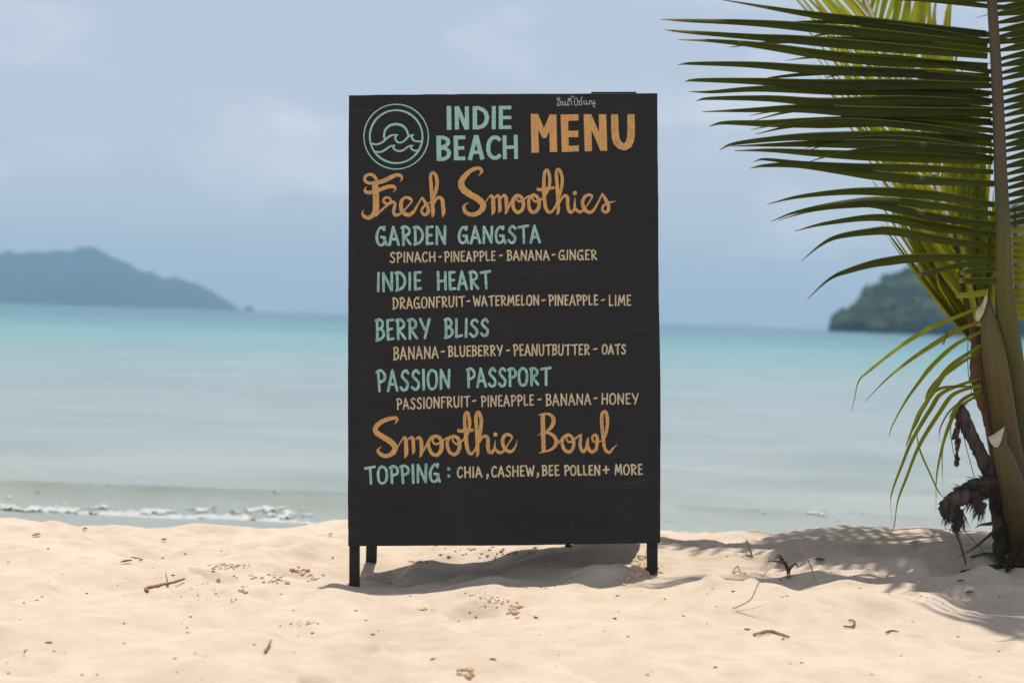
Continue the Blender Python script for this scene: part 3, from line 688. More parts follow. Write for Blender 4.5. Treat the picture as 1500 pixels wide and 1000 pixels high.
# Thai line
ink, done = line(M_CHALK, 'small faint white Thai writing above the word MENU')
z8 = Z((805, 135), 18.75)
for L_ in ([(218, 272), (250, 252), (292, 266), (300, 320), (288, 368), (222, 372), (212, 332), (240, 318), (245, 340)], [(203, 205), (214, 175), (250, 156), (282, 178), (278, 207), (205, 208)],
           [(328, 262), (345, 282), (362, 268), (362, 365), (420, 325)], [(424, 250), (430, 340), (440, 372), (462, 352)],
           [(600, 365), (602, 280), (555, 246), (500, 272), (492, 360), (520, 366), (545, 322)], [(504, 210), (520, 184), (562, 172), (594, 206), (504, 211)], [(592, 112), (610, 120), (625, 148), (668, 118)],
           [(662, 245), (688, 262), (690, 355), (765, 355), (765, 240)], [(682, 206), (700, 178), (742, 174), (764, 203)],
           [(788, 245), (824, 266), (816, 345), (878, 345), (876, 250), (850, 228), (884, 172), (892, 130)],
           [(940, 238), (946, 330), (966, 322)], [(986, 240), (1012, 262), (1010, 310), (985, 332), (1020, 345), (1098, 300)], [(1100, 235), (1104, 348)],
           [(1130, 240), (1160, 258), (1172, 335), (1222, 296)], [(1224, 232), (1232, 330), (1268, 318)], [(1190, 372), (1216, 392), (1226, 378), (1235, 432)]):
    ink.stroke(z8([(p[0], p[1], 19) for p in L_]), step=.5)
done()
# script lines
ink, done = line(M_ORANGE, 'large orange script word Fresh')
zf = Z((520, 240), 10.0)
for L_ in ([(290, 255, 88), (305, 450, 90), (308, 640, 92), (292, 715, 82), (240, 772, 62), (180, 792, 55), (125, 760, 42), (108, 715, 22), (132, 672, 4)],
           [(325, 245, 40), (270, 172, 50), (205, 158, 44), (150, 190, 44), (150, 250, 44), (210, 282, 44), (300, 278, 55), (400, 258, 62), (500, 212, 62), (600, 166, 52), (665, 172, 46), (690, 215, 28), (655, 268, 4)],
           [(176, 332, 4), (145, 378, 32), (170, 416, 52), (245, 418, 54), (350, 385, 56), (440, 350, 56), (530, 330, 56), (585, 345, 42), (588, 380, 22), (555, 422, 4)],
           [(300, 770, 26), (350, 715, 34), (430, 642, 30), (485, 598, 28), (518, 560, 30), (516, 515, 32), (470, 492, 32), (422, 515, 36), (425, 562, 38), (480, 588, 40), (555, 560, 42), (588, 585, 40), (578, 640, 46), (566, 700, 46), (592, 752, 46), (640, 742, 40), (695, 708, 28), (760, 640, 22), (832, 545, 26), (800, 508, 46), (750, 492, 40), (692, 530, 50), (672, 610, 56), (690, 690, 58), (740, 738, 56), (800, 745, 56), (860, 700, 46), (920, 600, 28), (985, 488, 24)],
           [(985, 490, 24), (1035, 580, 50), (1072, 650, 50), (1068, 715, 52), (1022, 745, 46), (980, 712, 40), (985, 655, 36), (1040, 600, 24), (1115, 560, 20)],
           [(1125, 560, 20), (1165, 460, 46), (1195, 350, 52), (1202, 250, 52), (1182, 165, 46), (1142, 128, 40), (1108, 175, 44), (1115, 300, 50), (1125, 450, 52), (1136, 600, 54), (1142, 735, 50), (1126, 785, 8)],
           [(1148, 600, 26), (1188, 520, 38), (1240, 492, 45), (1278, 530, 56), (1290, 620, 56), (1297, 710, 56), (1280, 785, 10)]):
    ink.stroke(zf(L_), 'butt', step=.8)
done(); ink, done = line(M_ORANGE, 'large orange script word Smoothies')
zf = Z((660, 240), 10.0)
for L_ in ([(405, 180, 4), (455, 122, 34), (440, 78, 50), (380, 66, 52), (280, 112, 62), (190, 205, 78), (156, 290, 92), (190, 375, 98), (280, 445, 94), (390, 508, 92), (468, 580, 92), (468, 655, 82), (400, 722, 66), (310, 745, 60), (228, 715, 56), (194, 650, 50), (208, 602, 28), (268, 568, 4)],
           [(508, 575, 14), (560, 490, 20), (600, 465, 36), (620, 510, 56), (625, 600, 60), (628, 690, 56), (604, 758, 8)],
           [(638, 512, 28), (690, 462, 36), (714, 505, 46), (720, 600, 50), (724, 670, 50), (702, 718, 8)], [(728, 508, 28), (785, 462, 42), (815, 510, 52), (820, 600, 54), (822, 680, 48), (800, 740, 16)], [(802, 738, 12), (850, 640, 28), (895, 545, 32)],
           [(895, 550, 36), (932, 490, 40), (990, 462, 46), (1045, 505, 50), (1068, 590, 52), (1050, 668, 52), (990, 712, 50), (936, 672, 50), (912, 595, 50), (935, 500, 40)],
           [(985, 462, 26), (968, 505, 28), (995, 548, 30), (1045, 545, 28), (1095, 505, 28), (1155, 468, 30)],
           [(1142, 600, 50), (1150, 520, 44), (1182, 470, 40), (1230, 458, 46), (1280, 505, 52), (1298, 590, 52), (1272, 675, 52), (1215, 712, 50), (1165, 678, 50), (1143, 600, 50)],
           [(1210, 465, 26), (1200, 510, 28), (1235, 552, 30), (1290, 545, 28), (1350, 500, 28)]):
    ink.stroke(zf(L_), 'butt', step=.8)
zf = Z((770, 240), 10.0)
for L_ in ([(235, 525, 24), (290, 450, 34), (335, 370, 40), (352, 280, 46), (350, 185, 46), (322, 98, 42), (282, 118, 44), (268, 250, 50), (268, 400, 56), (278, 530, 50), (292, 640, 50), (340, 710, 46), (400, 682, 34), (450, 590, 30), (500, 450, 40), (528, 330, 46), (536, 230, 46), (522, 150, 46), (486, 84, 46), (450, 118, 46), (456, 250, 50), (466, 400, 52), (474, 550, 52), (478, 690, 46), (456, 752, 10)],
           [(172, 345, 12), (185, 378, 45), (240, 377, 50), (330, 362, 50), (425, 347, 36)],
           [(490, 580, 24), (540, 492, 36), (590, 467, 45), (614, 510, 50), (616, 600, 50), (636, 688, 50), (675, 708, 42), (715, 650, 34), (720, 560, 24), (722, 488, 6)],
           [(722, 488, 6), (715, 620, 30), (750, 682, 46), (800, 704, 42), (850, 670, 28), (905, 600, 20), (975, 480, 26), (930, 457, 42), (872, 480, 46), (832, 560, 50), (850, 640, 52), (900, 700, 50), (960, 706, 46), (1010, 655, 36), (1070, 550, 28), (1125, 432, 24)],
           [(1125, 436, 24), (1170, 520, 50), (1208, 590, 50), (1212, 670, 50), (1175, 708, 46), (1127, 682, 40), (1132, 625, 34), (1190, 578, 30), (1250, 562, 22), (1325, 545, 4)]):
    ink.stroke(zf(L_), 'butt', step=.8)
ink.dot(842.2, 282.8, 3.2); done()
ink, done = line(M_ORANGE, 'large orange script word Smoothie')
zf = Z((540, 595), 10.0)
for L_ in ([(380, 262, 4), (414, 210, 34), (410, 176, 46), (370, 168, 50), (280, 188, 62), (170, 238, 66), (104, 312, 72), (112, 378, 76), (200, 440, 78), (310, 508, 82), (384, 590, 82), (368, 662, 76), (310, 710, 62), (240, 725, 60), (168, 692, 56), (136, 640, 36), (186, 582, 4)],
           [(420, 600, 18), (470, 520, 20), (522, 448, 30), (545, 490, 54), (550, 600, 60), (550, 690, 58), (528, 758, 8)], [(580, 482, 26), (630, 450, 40), (652, 500, 50), (656, 600, 50), (658, 655, 48), (645, 704, 8)], [(685, 482, 26), (738, 455, 45), (768, 505, 55), (775, 600, 55), (772, 690, 46), (748, 746, 8)],
           [(765, 728, 12), (820, 618, 28), (872, 520, 34)], [(868, 530, 42), (920, 452, 42), (990, 437, 50), (1050, 472, 56), (1070, 560, 60), (1056, 650, 60), (1000, 710, 55), (930, 690, 52), (886, 610, 50), (874, 530, 44)],
           [(965, 445, 24), (935, 500, 28), (980, 552, 30), (1060, 525, 24), (1130, 470, 24), (1200, 440, 26)],
           [(1155, 600, 50), (1152, 520, 45), (1185, 460, 40), (1250, 437, 46), (1312, 475, 52), (1334, 560, 55), (1312, 655, 55), (1255, 702, 50), (1190, 670, 50), (1157, 600, 50)],
           [(1235, 445, 24), (1232, 500, 28), (1290, 552, 30), (1350, 522, 26)]):
    ink.stroke(zf(L_), 'butt', step=.8)
zf = Z((640, 595), 10.0)
for L_ in ([(350, 522, 24), (410, 460, 34), (452, 385, 42), (475, 300, 46), (478, 200, 48), (442, 92, 54), (408, 160, 50), (410, 300, 50), (425, 430, 56), (435, 560, 56), (460, 655, 52), (500, 695, 46), (550, 648, 34), (592, 560, 40), (625, 430, 48), (645, 300, 52), (648, 180, 52), (606, 88, 56), (572, 160, 52), (580, 300, 55), (590, 450, 56), (596, 600, 52), (598, 690, 42), (578, 746, 8)],
           [(318, 322, 10), (318, 358, 40), (400, 356, 52), (480, 350, 50), (534, 345, 42)],
           [(620, 525, 28), (665, 452, 34), (715, 434, 46), (748, 480, 52), (746, 580, 55), (762, 655, 52), (800, 675, 46), (840, 620, 34), (850, 550, 20), (855, 485, 5)],
           [(855, 485, 5), (850, 600, 26), (880, 652, 42), (930, 676, 46), (990, 640, 32), (1040, 560, 20), (1100, 455, 26), (1062, 418, 46), (1010, 412, 46), (966, 470, 52), (966, 550, 52), (1000, 622, 52), (1060, 660, 50), (1112, 645, 40), (1152, 580, 24), (1180, 490, 4)]):
    ink.stroke(zf(L_), 'butt', step=.8)
ink.dot(725.8, 636, 3.2); done(); ink, done = line(M_ORANGE, 'large orange script word Bowl')
zf = Z((770, 595), 10.0)
for L_ in ([(250, 122, 62), (256, 400, 64), (264, 655, 60)], [(175, 127, 4), (250, 114, 30), (330, 110, 36), (390, 146, 52), (410, 212, 60), (385, 290, 55), (335, 345, 40), (275, 385, 20)],
           [(168, 430, 4), (235, 395, 24), (330, 388, 40), (410, 432, 50), (450, 510, 56), (420, 590, 50), (350, 640, 34), (250, 665, 26), (192, 684, 6)],
           [(420, 590, 20), (490, 522, 24), (550, 450, 34), (610, 412, 38)], [(532, 560, 46), (550, 462, 42), (620, 417, 46), (680, 455, 46), (705, 540, 46), (684, 622, 50), (630, 667, 50), (566, 628, 50), (532, 545, 46)],
           [(604, 425, 24), (598, 480, 28), (645, 522, 30), (710, 488, 28), (770, 435, 28), (825, 400, 8)],
           [(812, 412, 28), (800, 500, 46), (802, 595, 46), (842, 660, 50), (886, 610, 42), (905, 520, 40), (920, 452, 14)], [(918, 460, 14), (908, 540, 36), (918, 610, 45), (962, 664, 50), (1028, 630, 46), (1046, 540, 50), (1046, 450, 48), (1015, 415, 36), (977, 450, 34), (990, 508, 30), (1050, 526, 24), (1115, 495, 14)],
           [(1112, 515, 12), (1160, 440, 40), (1190, 320, 46), (1198, 200, 50), (1176, 85, 46), (1142, 80, 42), (1115, 135, 50), (1120, 300, 50), (1138, 480, 50), (1150, 580, 46), (1180, 650, 46), (1230, 670, 40), (1280, 612, 26), (1340, 556, 4)]):
    ink.stroke(zf(L_), 'butt', step=.8)
done()
TP = 3.8; SP = 2.1
for lab, ws in (('teal words GARDEN GANGSTA', [('GARDEN', 549.5, 655, 331, 361, 330, 359.3), ('GANGSTA', 670, 792.6, 330.5, 358, 329, 357)]),
                ('teal words INDIE HEART', [('INDIE', 550.5, 619, 398, 428.3, 397, 425.5), ('HEART', 639, 719.5, 397, 426, 395.5, 424.3)]),
                ('teal words BERRY BLISS', [('BERRY', 549.3, 631, 466.3, 500.5, 465.5, 496.5), ('BLISS', 650, 717.3, 465, 496.6, 466, 493)]),
                ('teal words PASSION PASSPORT', [('PASSION', 551, 661, 541, 575, 539.4, 570), ('PASSPORT', 682.5, 807.6, 538.5, 568.5, 536.4, 565)]),
                ('teal word TOPPING with a colon', [('TOPPING', 533.3, 646, 682, 710, 677.5, 706.8)])):
    ink, done = line(M_TEAL, lab)
    for a in ws:
        ink, done = line(M_TEAL, 'teal painted word ' + a[0]); word(ink, *a, TP); done()
    if 'TOPPING' in lab:
        ink, done = line(M_TEAL, 'teal painted colon'); ink.dot(657, 686.4, 2.5); ink.dot(657.4, 696.6, 2.5); done()
for lab, ws, ds in (('tan words SPINACH PINEAPPLE BANANA GINGER', [('SPINACH', 570.3, 638.4, 368.8, 385.8, 368, 384), ('PINEAPPLE', 650.3, 726.6, 367.8, 384.5, 367, 382.6), ('BANANA', 742, 805.3, 366, 382.3, 365.8, 382), ('GINGER', 817.6, 875, 365.4, 381.4, 365.4, 381.4)], [(642, 647.4, 376.2), (731, 736.8, 374.2), (808, 814, 373)]),
                    ('tan words DRAGONFRUIT WATERMELON PINEAPPLE LIME', [('DRAGONFRUIT', 574.4, 681.4, 435.3, 453.8, 432.8, 449.5), ('WATERMELON', 692.4, 790.4, 432.7, 449, 431.2, 447.8), ('PINEAPPLE', 803, 876.8, 431, 448.2, 431.4, 447.4), ('LIME', 891, 925.3, 431.4, 448.8, 431.4, 448.2)], [(683.2, 689, 441), (793, 799.4, 439.6), (880, 886.2, 439.4)]),
                    ('tan words BANANA BLUEBERRY PEANUTBUTTER OATS', [('BANANA', 575.8, 643, 507.6, 528, 506.2, 525), ('BLUEBERRY', 656, 736.6, 506, 523.4, 504.6, 521.4), ('PEANUTBUTTER', 751.4, 864.4, 503.5, 521.8, 503.5, 520.2), ('OATS', 881.2, 917.3, 503.4, 519.4, 503.4, 519.2)], [(645.4, 651.8, 514.8), (741, 747.4, 513), (868.6, 875.4, 511)]),
                    ('tan words PASSIONFRUIT PINEAPPLE BANANA HONEY', [('PASSIONFRUIT', 580.4, 689, 582.6, 600.6, 579, 596), ('PINEAPPLE', 704, 782.8, 579, 596.4, 577, 594.4), ('BANANA', 799, 866.4, 576, 594.8, 576, 592.8), ('HONEY', 880.6, 935.6, 575.3, 592.8, 575.3, 592.4)], [(691.4, 697.6, 586.8), (787, 793.6, 584.8), (869, 875.4, 583)]),
                    ('tan words CHIA CASHEW BEE POLLEN and MORE', [('CHIA', 669, 707, 682.8, 700, 682.3, 699.4), ('CASHEW', 719.2, 783.2, 681.6, 699.3, 680.8, 697.6), ('BEE', 793.4, 820, 680.3, 697.4, 680.2, 697), ('POLLEN', 825.8, 880, 680.3, 697, 680, 696.6), ('MORE', 899.5, 942, 679, 696.4, 678.8, 695.8)], [])):
    ink, done = line(M_TAN, lab); pen = SP * (1.1 if 'CHIA' in lab else 1)
    for a in ws:
        ink, done = line(M_TAN, 'tan painted word ' + a[0]); word(ink, *a, pen); done()
    for a in ds:
        ink = Ink(); dash(ink, *a, 2.3); ink.build('painted_dash', M_TAN, root, smooth=False)
    if 'CHIA' in lab:
        for L_ in ([(714.2, 694.8, 3), (714.4, 697.8, 2.6), (712.6, 701.6, 1)], [(788, 692.8, 3), (788.2, 695.8, 2.6), (786.4, 699.6, 1)]):
            ink = Ink(); ink.stroke(L_); ink.build('painted_comma', M_TAN, root, smooth=False)
        ink = Ink(); dash(ink, 882.6, 893, 687.6, 2.7); ink.stroke([(887.6, 682.6, 2.7), (887.9, 692.6, 2.7)]); ink.build('painted_plus', M_TAN, root, smooth=False)
# scuffs and chalk ticks on the paint
ink = Ink()
for L_ in ([(836.5, 764, .9), (837.5, 767, 1.2), (837.2, 770, .5)], [(886, 717, .25), (905, 712, .4), (935, 704, .5), (962, 701, .3)], [(510.5, 558.8, .5), (560, 559.2, .3), (640, 558.4, .3)], [(512, 163, .4), (540, 161.6, .4), (566, 162, .3)],
           [(836, 399, .25), (790, 398.5, .4), (760, 400, .3)], [(900, 481, .3), (945, 482.6, .4), (960, 480, .3)], [(645, 701, .25), (668, 703, .4), (690, 706, .3)], [(515, 368, 1.0), (519, 367.6, 1.2)], [(594, 156.5, 1.4), (601, 157.6, 2.0), (604, 158.6, 1.2)], [(710, 746, .5), (710, 753, .5)]):
    ink.stroke(L_)
M_SCUFF = m_paint('scuff', (.10, .098, .095), (.06, .06, .06), (.08, .08, .08))
tag(ink.build('scuff_marks', M_SCUFF, root, smooth=False), kind='stuff')

# ------------------------------------------------------------------ palm
PALM_BASE = Vector((P(1530, 835, 5.25).x, 5.25, 0)); PALM_BASE.z = gz(PALM_BASE.x, PALM_BASE.y)
palm = empty('palm_tree', PALM_BASE)
tag(palm, 'young coconut palm with long green fronds at the right edge of the beach', 'palm tree')

def leaflet(pts, wpx, mat_, parent, fold=(.0, -1, .85, -.25), base_w=.45, name='leaflet', fine=.9, buf=None, nseg=None):
    """pts: world points base -> tip. Keeled blade: the midrib is the ridge, one half hangs, the other lies back."""
    C = catmull([tuple(p) for p in pts], n=nseg or 6); n = len(C); Wm = wpx / F_PX * 4.85
    V = []; uv = []; h1 = Vector((0, fold[0], fold[1])).normalized(); h2 = Vector((0, fold[2], fold[3])).normalized()
    for i in range(n):
        t = i / (n - 1); c = Vector(C[i]); d = Vector(C[min(n - 1, i + 1)] - C[max(0, i - 1)]).normalized()
        w_ = Wm * min(1, base_w + (1 - base_w) * (t / .22)) * (1 if t < .36 else max(.0, 1 - ((t - .36) / .64) * fine) ** (1.15 if fine > .6 else .6))
        a = (h1 - d * h1.dot(d)); b = (h2 - d * h2.dot(d)); a = a.normalized() if a.length > .05 else Vector((1, 0, 0)); b = b.normalized() if b.length > .05 else Vector((0, 1, 0))
        V += [c + a * w_ * .95, c, c + b * w_ * .8]; uv += [(t, 0), (t, .5), (t, 1)]
    F = [(i * 3 + j, i * 3 + j + 1, i * 3 + j + 4, i * 3 + j + 3) for i in range(n - 1) for j in (0, 1)]
    if buf is not None: buf.add(V, F, uv); return None
    return mk(name, V, F, mat_, parent, uv=uv)

def stalk(name, pts, mat_, parent, flat=.7, nseg=14, wob=0):
    """pts: (px, py, Y, width px)"""
    q = catmull(pts, n=8); C = [P(a, b, c) for a, b, c, d in q]; rad = [d / 2 / F_PX * c for a, b, c, d in q]
    b = Buf(); tube(b, C, rad, nseg, flat, wob, 5); return b.build(name, mat_, parent)

# main front frond: stalk seen from below, leaflets out to the left and right
fr = stalk('frond', [(1512, 840, 5.2, 62), (1500, 720, 5.14, 50), (1491, 610, 5.08, 41), (1479, 500, 5.0, 34), (1470, 420, 4.95, 27), (1470, 340, 4.9, 22), (1466, 260, 4.93, 20), (1461, 130, 4.965, 17), (1453, 0, 5.0, 15), (1446, -110, 5.03, 13), (1436, -240, 5.06, 10), (1424, -360, 5.09, 6)], M_PET, palm)
fr['label'] = 'near frond with dark leaflets reaching left across the sky'
def rx(y):                                        # stalk centre x, depth at pixel y
    ys = [-360, -240, -110, 0, 130, 260, 340, 420, 500]; xs = [1424, 1436, 1446, 1453, 1461, 1466, 1470, 1470, 1479]; Y = [5.09, 5.06, 5.03, 5.0, 4.965, 4.93, 4.91, 4.95, 5.0]
    return float(np.interp(y, ys, xs)), float(np.interp(y, ys, Y))
z_a = Z((960, 0), 2.7778); z_b = Z((1100, 200), 3.3333)
LEFT = [ # tip -> base, (zoomed px), width px
 (z_a, [(270, -2), (600, 42), (950, 78), (1340, 125)], 17), (z_a, [(22, 78), (120, 77), (380, 80), (620, 92), (1000, 128), (1345, 176)], 15), (z_a, [(36, 121), (130, 124), (400, 138), (620, 146), (1000, 178), (1345, 216)], 15),
 (z_a, [(92, 161), (240, 160), (430, 172), (700, 205), (1000, 232), (1345, 256)], 16), (z_a, [(90, 262), (160, 252), (400, 251), (650, 264), (1000, 276), (1350, 300)], 15), (z_a, [(120, 330), (175, 319), (400, 317), (650, 322), (1000, 322), (1350, 334)], 16),
 (z_a, [(138, 372), (230, 368), (420, 350), (700, 350), (1000, 352), (1352, 372)], 14), (z_a, [(165, 410), (225, 394), (460, 388), (700, 398), (1000, 388), (1355, 405)], 15), (z_a, [(190, 454), (380, 440), (600, 425), (900, 432), (1355, 440)], 16),
 (z_a, [(218, 513), (285, 492), (460, 488), (640, 478), (950, 470), (1358, 482)], 17), (z_a, [(262, 608), (330, 576), (560, 545), (760, 535), (1000, 532), (1360, 560)], 16), (z_a, [(312, 594), (480, 582), (680, 570), (960, 568), (1362, 602)], 14),
 (z_a, [(322, 612), (480, 604), (700, 610), (1000, 618), (1366, 645)], 15), (z_a, [(400, 657), (450, 643), (600, 655), (820, 664), (1050, 668), (1368, 690)], 12), (z_a, [(385, 684), (450, 667), (600, 660), (830, 684), (1080, 712), (1372, 735)], 15),
 (z_a, [(455, 830), (600, 790), (840, 763), (1100, 772), (1374, 822)], 14), (z_a, [(470, 900), (570, 858), (740, 818), (920, 798), (1130, 820), (1376, 862)], 12), (z_a, [(500, 895), (640, 850), (800, 824), (920, 818), (1150, 868), (1378, 905)], 13),
 (z_a, [(565, 940), (700, 900), (920, 870), (1150, 905), (1380, 945)], 14), (z_b, [(245, 608), (330, 530), (415, 480), (560, 450), (700, 440), (950, 488), (1190, 525)], 13), (z_b, [(275, 792), (380, 690), (480, 640), (640, 592), (850, 570), (1190, 580)], 13)]
for k, (z, L_, wd) in enumerate(LEFT):
    q = z(L_)[::-1]; n = len(q); Y0 = rx(q[0][1])[1]
    pts = [P(x + (3 if i == 0 else 0), y, Y0 + .02 - .07 * (i / (n - 1)) ** 1.6 * (1 if k % 3 else .7) + .012 * math.sin(k * 2.1 + i)) for i, (x, y, _) in enumerate(q)]
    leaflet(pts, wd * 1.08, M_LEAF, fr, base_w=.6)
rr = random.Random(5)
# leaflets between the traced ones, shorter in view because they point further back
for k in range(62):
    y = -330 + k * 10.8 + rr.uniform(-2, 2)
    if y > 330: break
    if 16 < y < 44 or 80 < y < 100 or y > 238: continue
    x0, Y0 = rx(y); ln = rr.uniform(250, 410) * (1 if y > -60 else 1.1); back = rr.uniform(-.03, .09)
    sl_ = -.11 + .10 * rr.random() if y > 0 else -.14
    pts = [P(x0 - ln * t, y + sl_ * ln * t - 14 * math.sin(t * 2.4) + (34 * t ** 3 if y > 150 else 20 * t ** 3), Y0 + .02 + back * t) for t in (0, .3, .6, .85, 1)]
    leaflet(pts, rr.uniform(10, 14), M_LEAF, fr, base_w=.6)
for k in range(24):                               # above the picture
    y = -340 + k * 14.4; x0, Y0 = rx(y); ln = rr.uniform(400, 470)
    if y > -6: break
    pts = [P(x0 - ln * t, y - .10 * ln * t + 26 * t * t, Y0 + .02 - .08 * t) for t in (0, .3, .6, .85, 1)]
    leaflet(pts, 22, M_LEAF, fr, base_w=.6)
for k in range(84):                               # right side
    y = -340 + k * 10.6 + rr.uniform(-1.5, 1.5)
    if y > 470: break
    x0, Y0 = rx(y); ln = rr.uniform(250, 330) * (1 if y < 330 else .6); s0 = np.interp(y, [-300, 0, 150, 300, 400, 470], [-.18, -.22, -.30, -.32, -.15, -.30])
    dr = np.interp(y, [0, 300, 420], [60, 90, 130])
    pts = [P(x0 + 6 + ln * t, y + s0 * ln * t - 6 * math.sin(3.14 * t) + dr * t * t, Y0 + .01 + .05 * t) for t in (0, .12, .3, .6, 1)]
    leaflet(pts, rr.uniform(10, 13), M_LEAF if y < 330 else M_LEAFY, fr, base_w=.4)
# short torn leaflets low on the stalk
for L_, wd, m_ in (([(1190, 592), (1000, 618), (860, 655), (805, 668)], 9, M_LEAF), ([(1190, 634), (1090, 640), (1020, 655)], 9, M_LEAF), ([(1195, 688), (1100, 690), (1015, 688)], 11, M_LEAF), ([(1150, 745), (1080, 756), (1000, 766)], 10, M_LEAF2)):
    q = z_b(L_); pts = [P(x, y, 4.93) for x, y, _ in q]; leaflet(pts, wd, m_, fr, base_w=.9, fine=.35)

# bright sunlit frond behind, its leaflets folded up and left
f2 = stalk('frond', [(1500, 835, 5.42, 40), (1462, 640, 5.38, 34), (1440, 530, 5.36, 26), (1424, 455, 5.36, 20), (1405, 375, 5.5, 15), (1382, 300, 5.7, 13), (1348, 200, 6.0, 12), (1305, 90, 6.3, 11), (1262, -10, 6.55, 9), (1215, -110, 6.75, 6)], M_PET2, palm)
f2['label'] = 'sunlit yellow-green frond behind the dark leaflets'
bx = catmull([(1440, 530, 5.36), (1424, 455, 5.38), (1405, 375, 5.5), (1382, 300, 5.7), (1348, 200, 6.0), (1305, 90, 6.3), (1262, -10, 6.55), (1215, -110, 6.75)], n=8)
for k in range(84):
    i = 2 + (k / 84) ** 1.15 * (len(bx) - 6); a = bx[int(i)]; f = k / 84
    ln = rr.uniform(200, 290) * (1 + .38 * f)
    ang = math.radians(np.interp(f, [0, 1], [121, 130]) + rr.uniform(-4.5, 3.5))
    pts = [P(a[0] + ln * t * math.cos(ang) - 10 * math.sin(3.1 * t), a[1] - ln * t * math.sin(ang) + 32 * t * t, a[2] + .03 * t) for t in (0, .25, .5, .8, 1)]
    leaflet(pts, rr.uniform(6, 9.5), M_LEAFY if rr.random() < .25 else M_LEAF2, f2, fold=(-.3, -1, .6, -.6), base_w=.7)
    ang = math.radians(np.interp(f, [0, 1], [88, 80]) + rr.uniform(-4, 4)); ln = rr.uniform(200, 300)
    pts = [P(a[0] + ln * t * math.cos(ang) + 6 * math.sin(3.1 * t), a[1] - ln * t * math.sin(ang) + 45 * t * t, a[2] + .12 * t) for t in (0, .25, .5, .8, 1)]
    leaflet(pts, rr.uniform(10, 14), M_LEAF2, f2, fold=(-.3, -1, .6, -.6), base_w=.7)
# wide leaf added for a sunlit piece of frond, brightness put into its colour
pts = [P(1446, 520, 5.30), P(1424, 430, 5.31), P(1408, 350, 5.32), P(1392, 270, 5.34), P(1376, 200, 5.36)]
leaflet(pts, 21, M_LEAFY, palm, fold=(-.6, -.2, .6, -.6), base_w=.8, name='sunlit_leaf')

# low drooping frond on the left of the stalks
f3 = stalk('frond', [(1478, 640, 5.12, 26), (1462, 560, 5.07, 22), (1448, 500, 5.03, 17), (1440, 450, 5.0, 12), (1436, 430, 4.99, 8)], M_PET2, palm)
f3['label'] = 'low frond of drooping green leaflets left of the stalks'
z_c = Z((1200, 400), 4.1667); z_d = Z((1250, 580), 3.848)
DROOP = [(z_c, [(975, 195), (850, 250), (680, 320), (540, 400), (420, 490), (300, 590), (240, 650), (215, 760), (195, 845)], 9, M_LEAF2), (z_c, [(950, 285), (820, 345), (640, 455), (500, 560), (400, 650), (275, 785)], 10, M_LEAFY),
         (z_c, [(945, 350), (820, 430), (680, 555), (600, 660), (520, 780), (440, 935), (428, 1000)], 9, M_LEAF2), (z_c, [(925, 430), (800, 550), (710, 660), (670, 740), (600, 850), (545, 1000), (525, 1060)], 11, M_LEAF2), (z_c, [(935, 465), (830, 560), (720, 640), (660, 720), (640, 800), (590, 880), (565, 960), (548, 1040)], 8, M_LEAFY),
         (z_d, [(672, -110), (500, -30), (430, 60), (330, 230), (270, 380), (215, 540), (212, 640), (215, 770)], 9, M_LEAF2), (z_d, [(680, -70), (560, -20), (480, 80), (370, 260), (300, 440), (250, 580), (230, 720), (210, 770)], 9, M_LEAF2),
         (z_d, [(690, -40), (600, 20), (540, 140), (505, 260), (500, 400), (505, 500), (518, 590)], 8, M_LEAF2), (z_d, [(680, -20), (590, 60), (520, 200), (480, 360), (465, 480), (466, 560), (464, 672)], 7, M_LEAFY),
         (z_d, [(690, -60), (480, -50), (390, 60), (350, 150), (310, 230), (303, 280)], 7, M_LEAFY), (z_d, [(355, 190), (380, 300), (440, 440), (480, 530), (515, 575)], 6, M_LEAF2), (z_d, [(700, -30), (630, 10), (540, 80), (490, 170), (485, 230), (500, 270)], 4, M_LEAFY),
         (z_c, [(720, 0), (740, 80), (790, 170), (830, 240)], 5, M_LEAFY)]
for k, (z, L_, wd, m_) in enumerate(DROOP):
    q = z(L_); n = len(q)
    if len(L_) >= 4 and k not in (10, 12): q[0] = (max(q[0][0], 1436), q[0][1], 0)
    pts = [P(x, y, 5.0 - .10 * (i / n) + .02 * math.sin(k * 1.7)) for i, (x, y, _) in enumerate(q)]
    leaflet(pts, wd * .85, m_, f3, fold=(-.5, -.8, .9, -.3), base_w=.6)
for (a, b) in (((1435, 420), (1436, 470)), ((1436, 490), (1432, 540)), ((1440, 560), (1446, 600))): pass

# cut stalks with pale oblique cut faces
def cut_stalk(pts, cut, label):
    o = stalk('cut_stalk', pts, M_PET2, palm, .55); o['label'] = label
    c = [P(*p) for p in cut]; ce = sum(c, Vector()) / len(c)
    V = c + [p + Vector((0, .006, 0)) for p in c] + [ce + Vector((0, -.004, 0))]; n = len(c)
    F = [(i, (i + 1) % n, 2 * n) for i in range(n)] + [(i, i + n, (i + 1) % n + n, (i + 1) % n) for i in range(n)] + [tuple(range(n, 2 * n))[::-1]]
    mk('cut_face', V, F, M_CUT, o, smooth=False)
cut_stalk([(1502, 845, 5.10, 50), (1491, 740, 5.06, 44), (1475, 640, 5.02, 38), (1463, 560, 4.99, 37), (1455, 510, 4.98, 34), (1450, 478, 4.975, 27), (1448, 452, 4.97, 14), (1447.5, 432, 4.97, 4)],
          [(1447.5, 422, 4.955), (1446, 440, 4.95), (1441, 458, 4.948), (1433, 471, 4.95), (1429.5, 467, 4.955), (1430, 456, 4.957), (1439, 445, 4.957)], 'tall cut frond stalk with a pale pointed tip')
